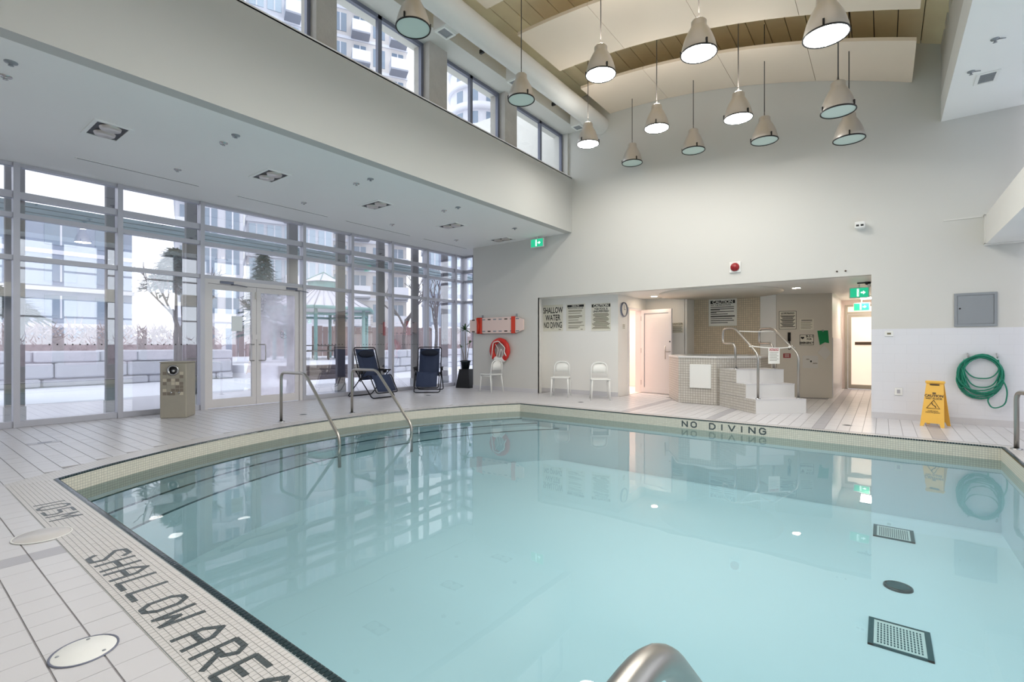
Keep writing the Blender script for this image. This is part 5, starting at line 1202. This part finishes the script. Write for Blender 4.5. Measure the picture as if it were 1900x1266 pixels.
# trees
def bare_tree(label, loc, h, seed, spread=1.0):
    rnd = random.Random(seed); t = thing('bare_tree', label, 'tree', loc, 0, 'bare winter trees')
    tr = MB(); br = MB()
    def grow(p, d, L, r, lev):
        q = p + d * L; (tr if lev == 0 else br).tube([p, p + d * L * 0.5 + Vector((rnd.uniform(-1, 1), rnd.uniform(-1, 1), 0)) * L * 0.05, q], r, 5, r2=r * 0.65)
        if lev >= 4: return
        for k in range(rnd.choice((2, 3, 3)) if lev else 4):
            nd = (d + Vector((rnd.uniform(-1, 1), rnd.uniform(-1, 1), rnd.uniform(-0.3, 0.7))) * 0.75 * spread).normalized(); grow(p + d * L * rnd.uniform(0.55, 1.0), nd, L * rnd.uniform(0.55, 0.75), r * 0.6, lev + 1)
    grow(Vector((0, 0, 0)), Vector((0.03, 0, 1)).normalized(), h * 0.36, h * 0.018, 0)
    tr.build('trunk', 'bark', t); br.build('branches', 'bark', t)['kind'] = 'stuff'
bare_tree('bare tree seen between the two reclining chairs', (-20.4, 17.4, 0.4), 6.0, 4); bare_tree('bare tree seen above the upright recliner', (-21.4, 20.6, 0.4), 6.8, 8); bare_tree('bare tree beyond the foggy door leaf', (-29.6, 14.6, 0.42), 6.0, 12)
bare_tree('slender bare tree beyond the window left of the glass door', (-16.2, 5.5, -0.05), 5.0, 15, 0.7); bare_tree('bare tree at the left edge of the photo', (-16.5, 0.6, -0.05), 5.5, 18)
def pine(label, loc, h, r, seed, zlow=0.25):
    rnd = random.Random(seed); t = thing('evergreen_tree', label, 'tree', loc, 0, 'evergreen trees')
    MB().tube([(0, 0, 0), (0, 0, h * 0.97)], h * 0.02, 6, r2=0.01).build('trunk', 'bark', t)
    b = MB()
    for k in range(1500):
        q = rnd.random() ** 0.8; z = h * (zlow + (1 - zlow) * q); rr = r * (1 - q) * rnd.uniform(0.35, 1.05) + 0.05; a = rnd.uniform(0, 6.283)
        p = Vector((rr * math.cos(a), rr * math.sin(a), z - rr * 0.25)); d = Vector((math.cos(a), math.sin(a), rnd.uniform(-0.5, 0.4))).normalized(); L = rnd.uniform(0.15, 0.4); s_ = d.cross(Vector((0, 0, 1))).normalized() * 0.07
        b.add([p - s_, p + s_, p + d * L + Vector((0, 0, -0.05))], [(0, 1, 2)])
        if k % 4 == 0: b.add([(0, 0, z), tuple(p), tuple(p + Vector((0, 0, 0.05)))], [(0, 1, 2)])
    b.build('needles', 'needle', t)['kind'] = 'stuff'
pine('dark evergreen tree seen above the glass door', (-21.9, 10.6, 0.42), 5.0, 1.3, 3); pine('evergreen tree seen left of the glass door', (-18.0, 5.95, -0.05), 4.3, 1.0, 5, 0.72); pine('low evergreen bough beyond the leftmost window', (-14.2, 1.45, -0.05), 2.45, 0.9, 9, 0.8)

# far buildings: walls, slabs, windows and balconies built floor by floor
def building(label, p0, yaw, wd, dp, floors, fh, wall, cols, balc=(), zb=0.0, glass='bld_glass', side_cols=3, base_skip=0, win=(0.62, 0.62)):
    """front face runs from p0 along +x(local) for wd; depth goes to +y(local)"""
    t = thing('apartment_building', label, 'building', (p0[0], p0[1], zb), yaw)
    H_ = floors * fh
    MB().box(0, wd, 0, dp, 0, H_).build('wall', wall, t)
    MB().box(-0.15, wd + 0.15, -0.15, dp + 0.15, H_, H_ + 0.5).build('parapet', 'bld_slab', t)
    cw_ = wd / cols
    wm = MB().box(-cw_ * win[0] / 2, cw_ * win[0] / 2, -0.06, 0.02, 0, fh * win[1]).mesh('window', glass)
    fm_ = MB().box(-0.05, 0.05, -0.09, 0.0, 0, fh * win[1]).mesh('window_post', 'bld_slab')
    sc = dp / side_cols; wm2 = MB().box(-0.02, 0.06, -sc * 0.3, sc * 0.3, 0, fh * win[1]).mesh('window', glass)
    sl_ = MB().box(-0.12, wd + 0.12, -0.14, dp + 0.12, -0.14, 0.14).mesh('floor_slab', 'bld_slab')
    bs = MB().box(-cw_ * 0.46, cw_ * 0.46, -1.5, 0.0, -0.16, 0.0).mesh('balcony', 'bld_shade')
    bf = MB(); bf.box(-cw_ * 0.46, cw_ * 0.46, -1.5, -1.44, 0.0, 1.05); bf.box(-cw_ * 0.46, -cw_ * 0.46 + 0.05, -1.44, 0, 0, 1.05); bf.box(cw_ * 0.46 - 0.05, cw_ * 0.46, -1.44, 0, 0, 1.05); bfm = bf.mesh('balustrade', 'bld_slab')
    for k in range(base_skip, floors):
        link('floor_slab', sl_, t, (0, 0, k * fh))
        for c in range(cols):
            w_ = link('window', wm, t, ((c + 0.5) * cw_, 0, k * fh + fh * 0.2)); link('window_post', fm_, w_, (0.0, 0, 0))
            if c in balc:
                b_ = link('balcony', bs, t, ((c + 0.5) * cw_, 0, k * fh + 0.14)); link('balustrade', bfm, b_)
        for c in range(side_cols): link('window', wm2, t, (wd, (c + 0.5) * sc, k * fh + fh * 0.2))
    return t
# yaw turns local +y away from the pool room; local +x then runs along the visible front
Q = R(90)
building('low grey apartment block behind the leftmost windows', (-45, -12), Q, 24, 12, 4, 2.5, 'bld_blue', 9, (), 0.0, 'bld_glass')
building('white apartment tower with balconies left of the glass door', (-39.5, 13.0), Q - R(19), 4.2, 6, 15, 2.9, 'bld_white', 3, (0,), 0.0, 'bld_glass')
building('glazed white apartment tower above the glass door', (-42, 19.0), Q - R(22), 6.8, 6, 15, 2.9, 'bld_white', 5, (2,), 0.0, 'bld_glass_pale', win=(0.8, 0.7))
building('beige apartment tower behind the gazebo', (-43.5, 27.6), Q - R(30), 7.5, 7, 14, 2.9, 'bld_beige', 4, (1, 3), 0.0, 'bld_glass')
building('bluish apartment block beyond the upright recliner', (-37, 34.6), Q - R(38), 6.5, 8, 4, 2.9, 'bld_blue', 5, (), 0.0, 'bld_glass_pale')
building('pale apartment tower framed by the last clerestory window', (-29, 41.5), Q - R(40), 13, 12, 15, 2.9, 'bld_beige', 5, (4,), 0.0, 'bld_glass_pale', win=(0.5, 0.55))
# round tower
t = thing('round_tower', 'round apartment tower seen through the third clerestory window', 'building', (-46, 53, 0))
MB().lathe([(4.2, 0), (4.2, 56)], 32, cap=True).build('wall', 'bld_white', t)
for k in range(18):
    MB().lathe([(4.2, 0.0), (4.6, 0.0), (4.6, 0.9), (4.5, 0.9), (4.2, 0.3)], 32, (0, 0, k * 3.0)).build('balcony_ring', 'bld_slab', t)
rw = MB(); a = 0.13
rw.add([(4.22 * math.cos(q), 4.22 * math.sin(q), z) for z in (0, 1.7) for q in (-a, 0, a)], [(0, 1, 4, 3), (1, 2, 5, 4)]); rwm = rw.mesh('window', 'bld_glass')
for k in range(18):
    for c in range(12):
        if -2.6 < (c * math.pi / 6 - 0.9 + math.pi) % (2 * math.pi) - math.pi < 0.9: o = link('window', rwm, t, (0, 0, k * 3.0 + 1.0)); o.rotation_euler = (0, 0, c * math.pi / 6)
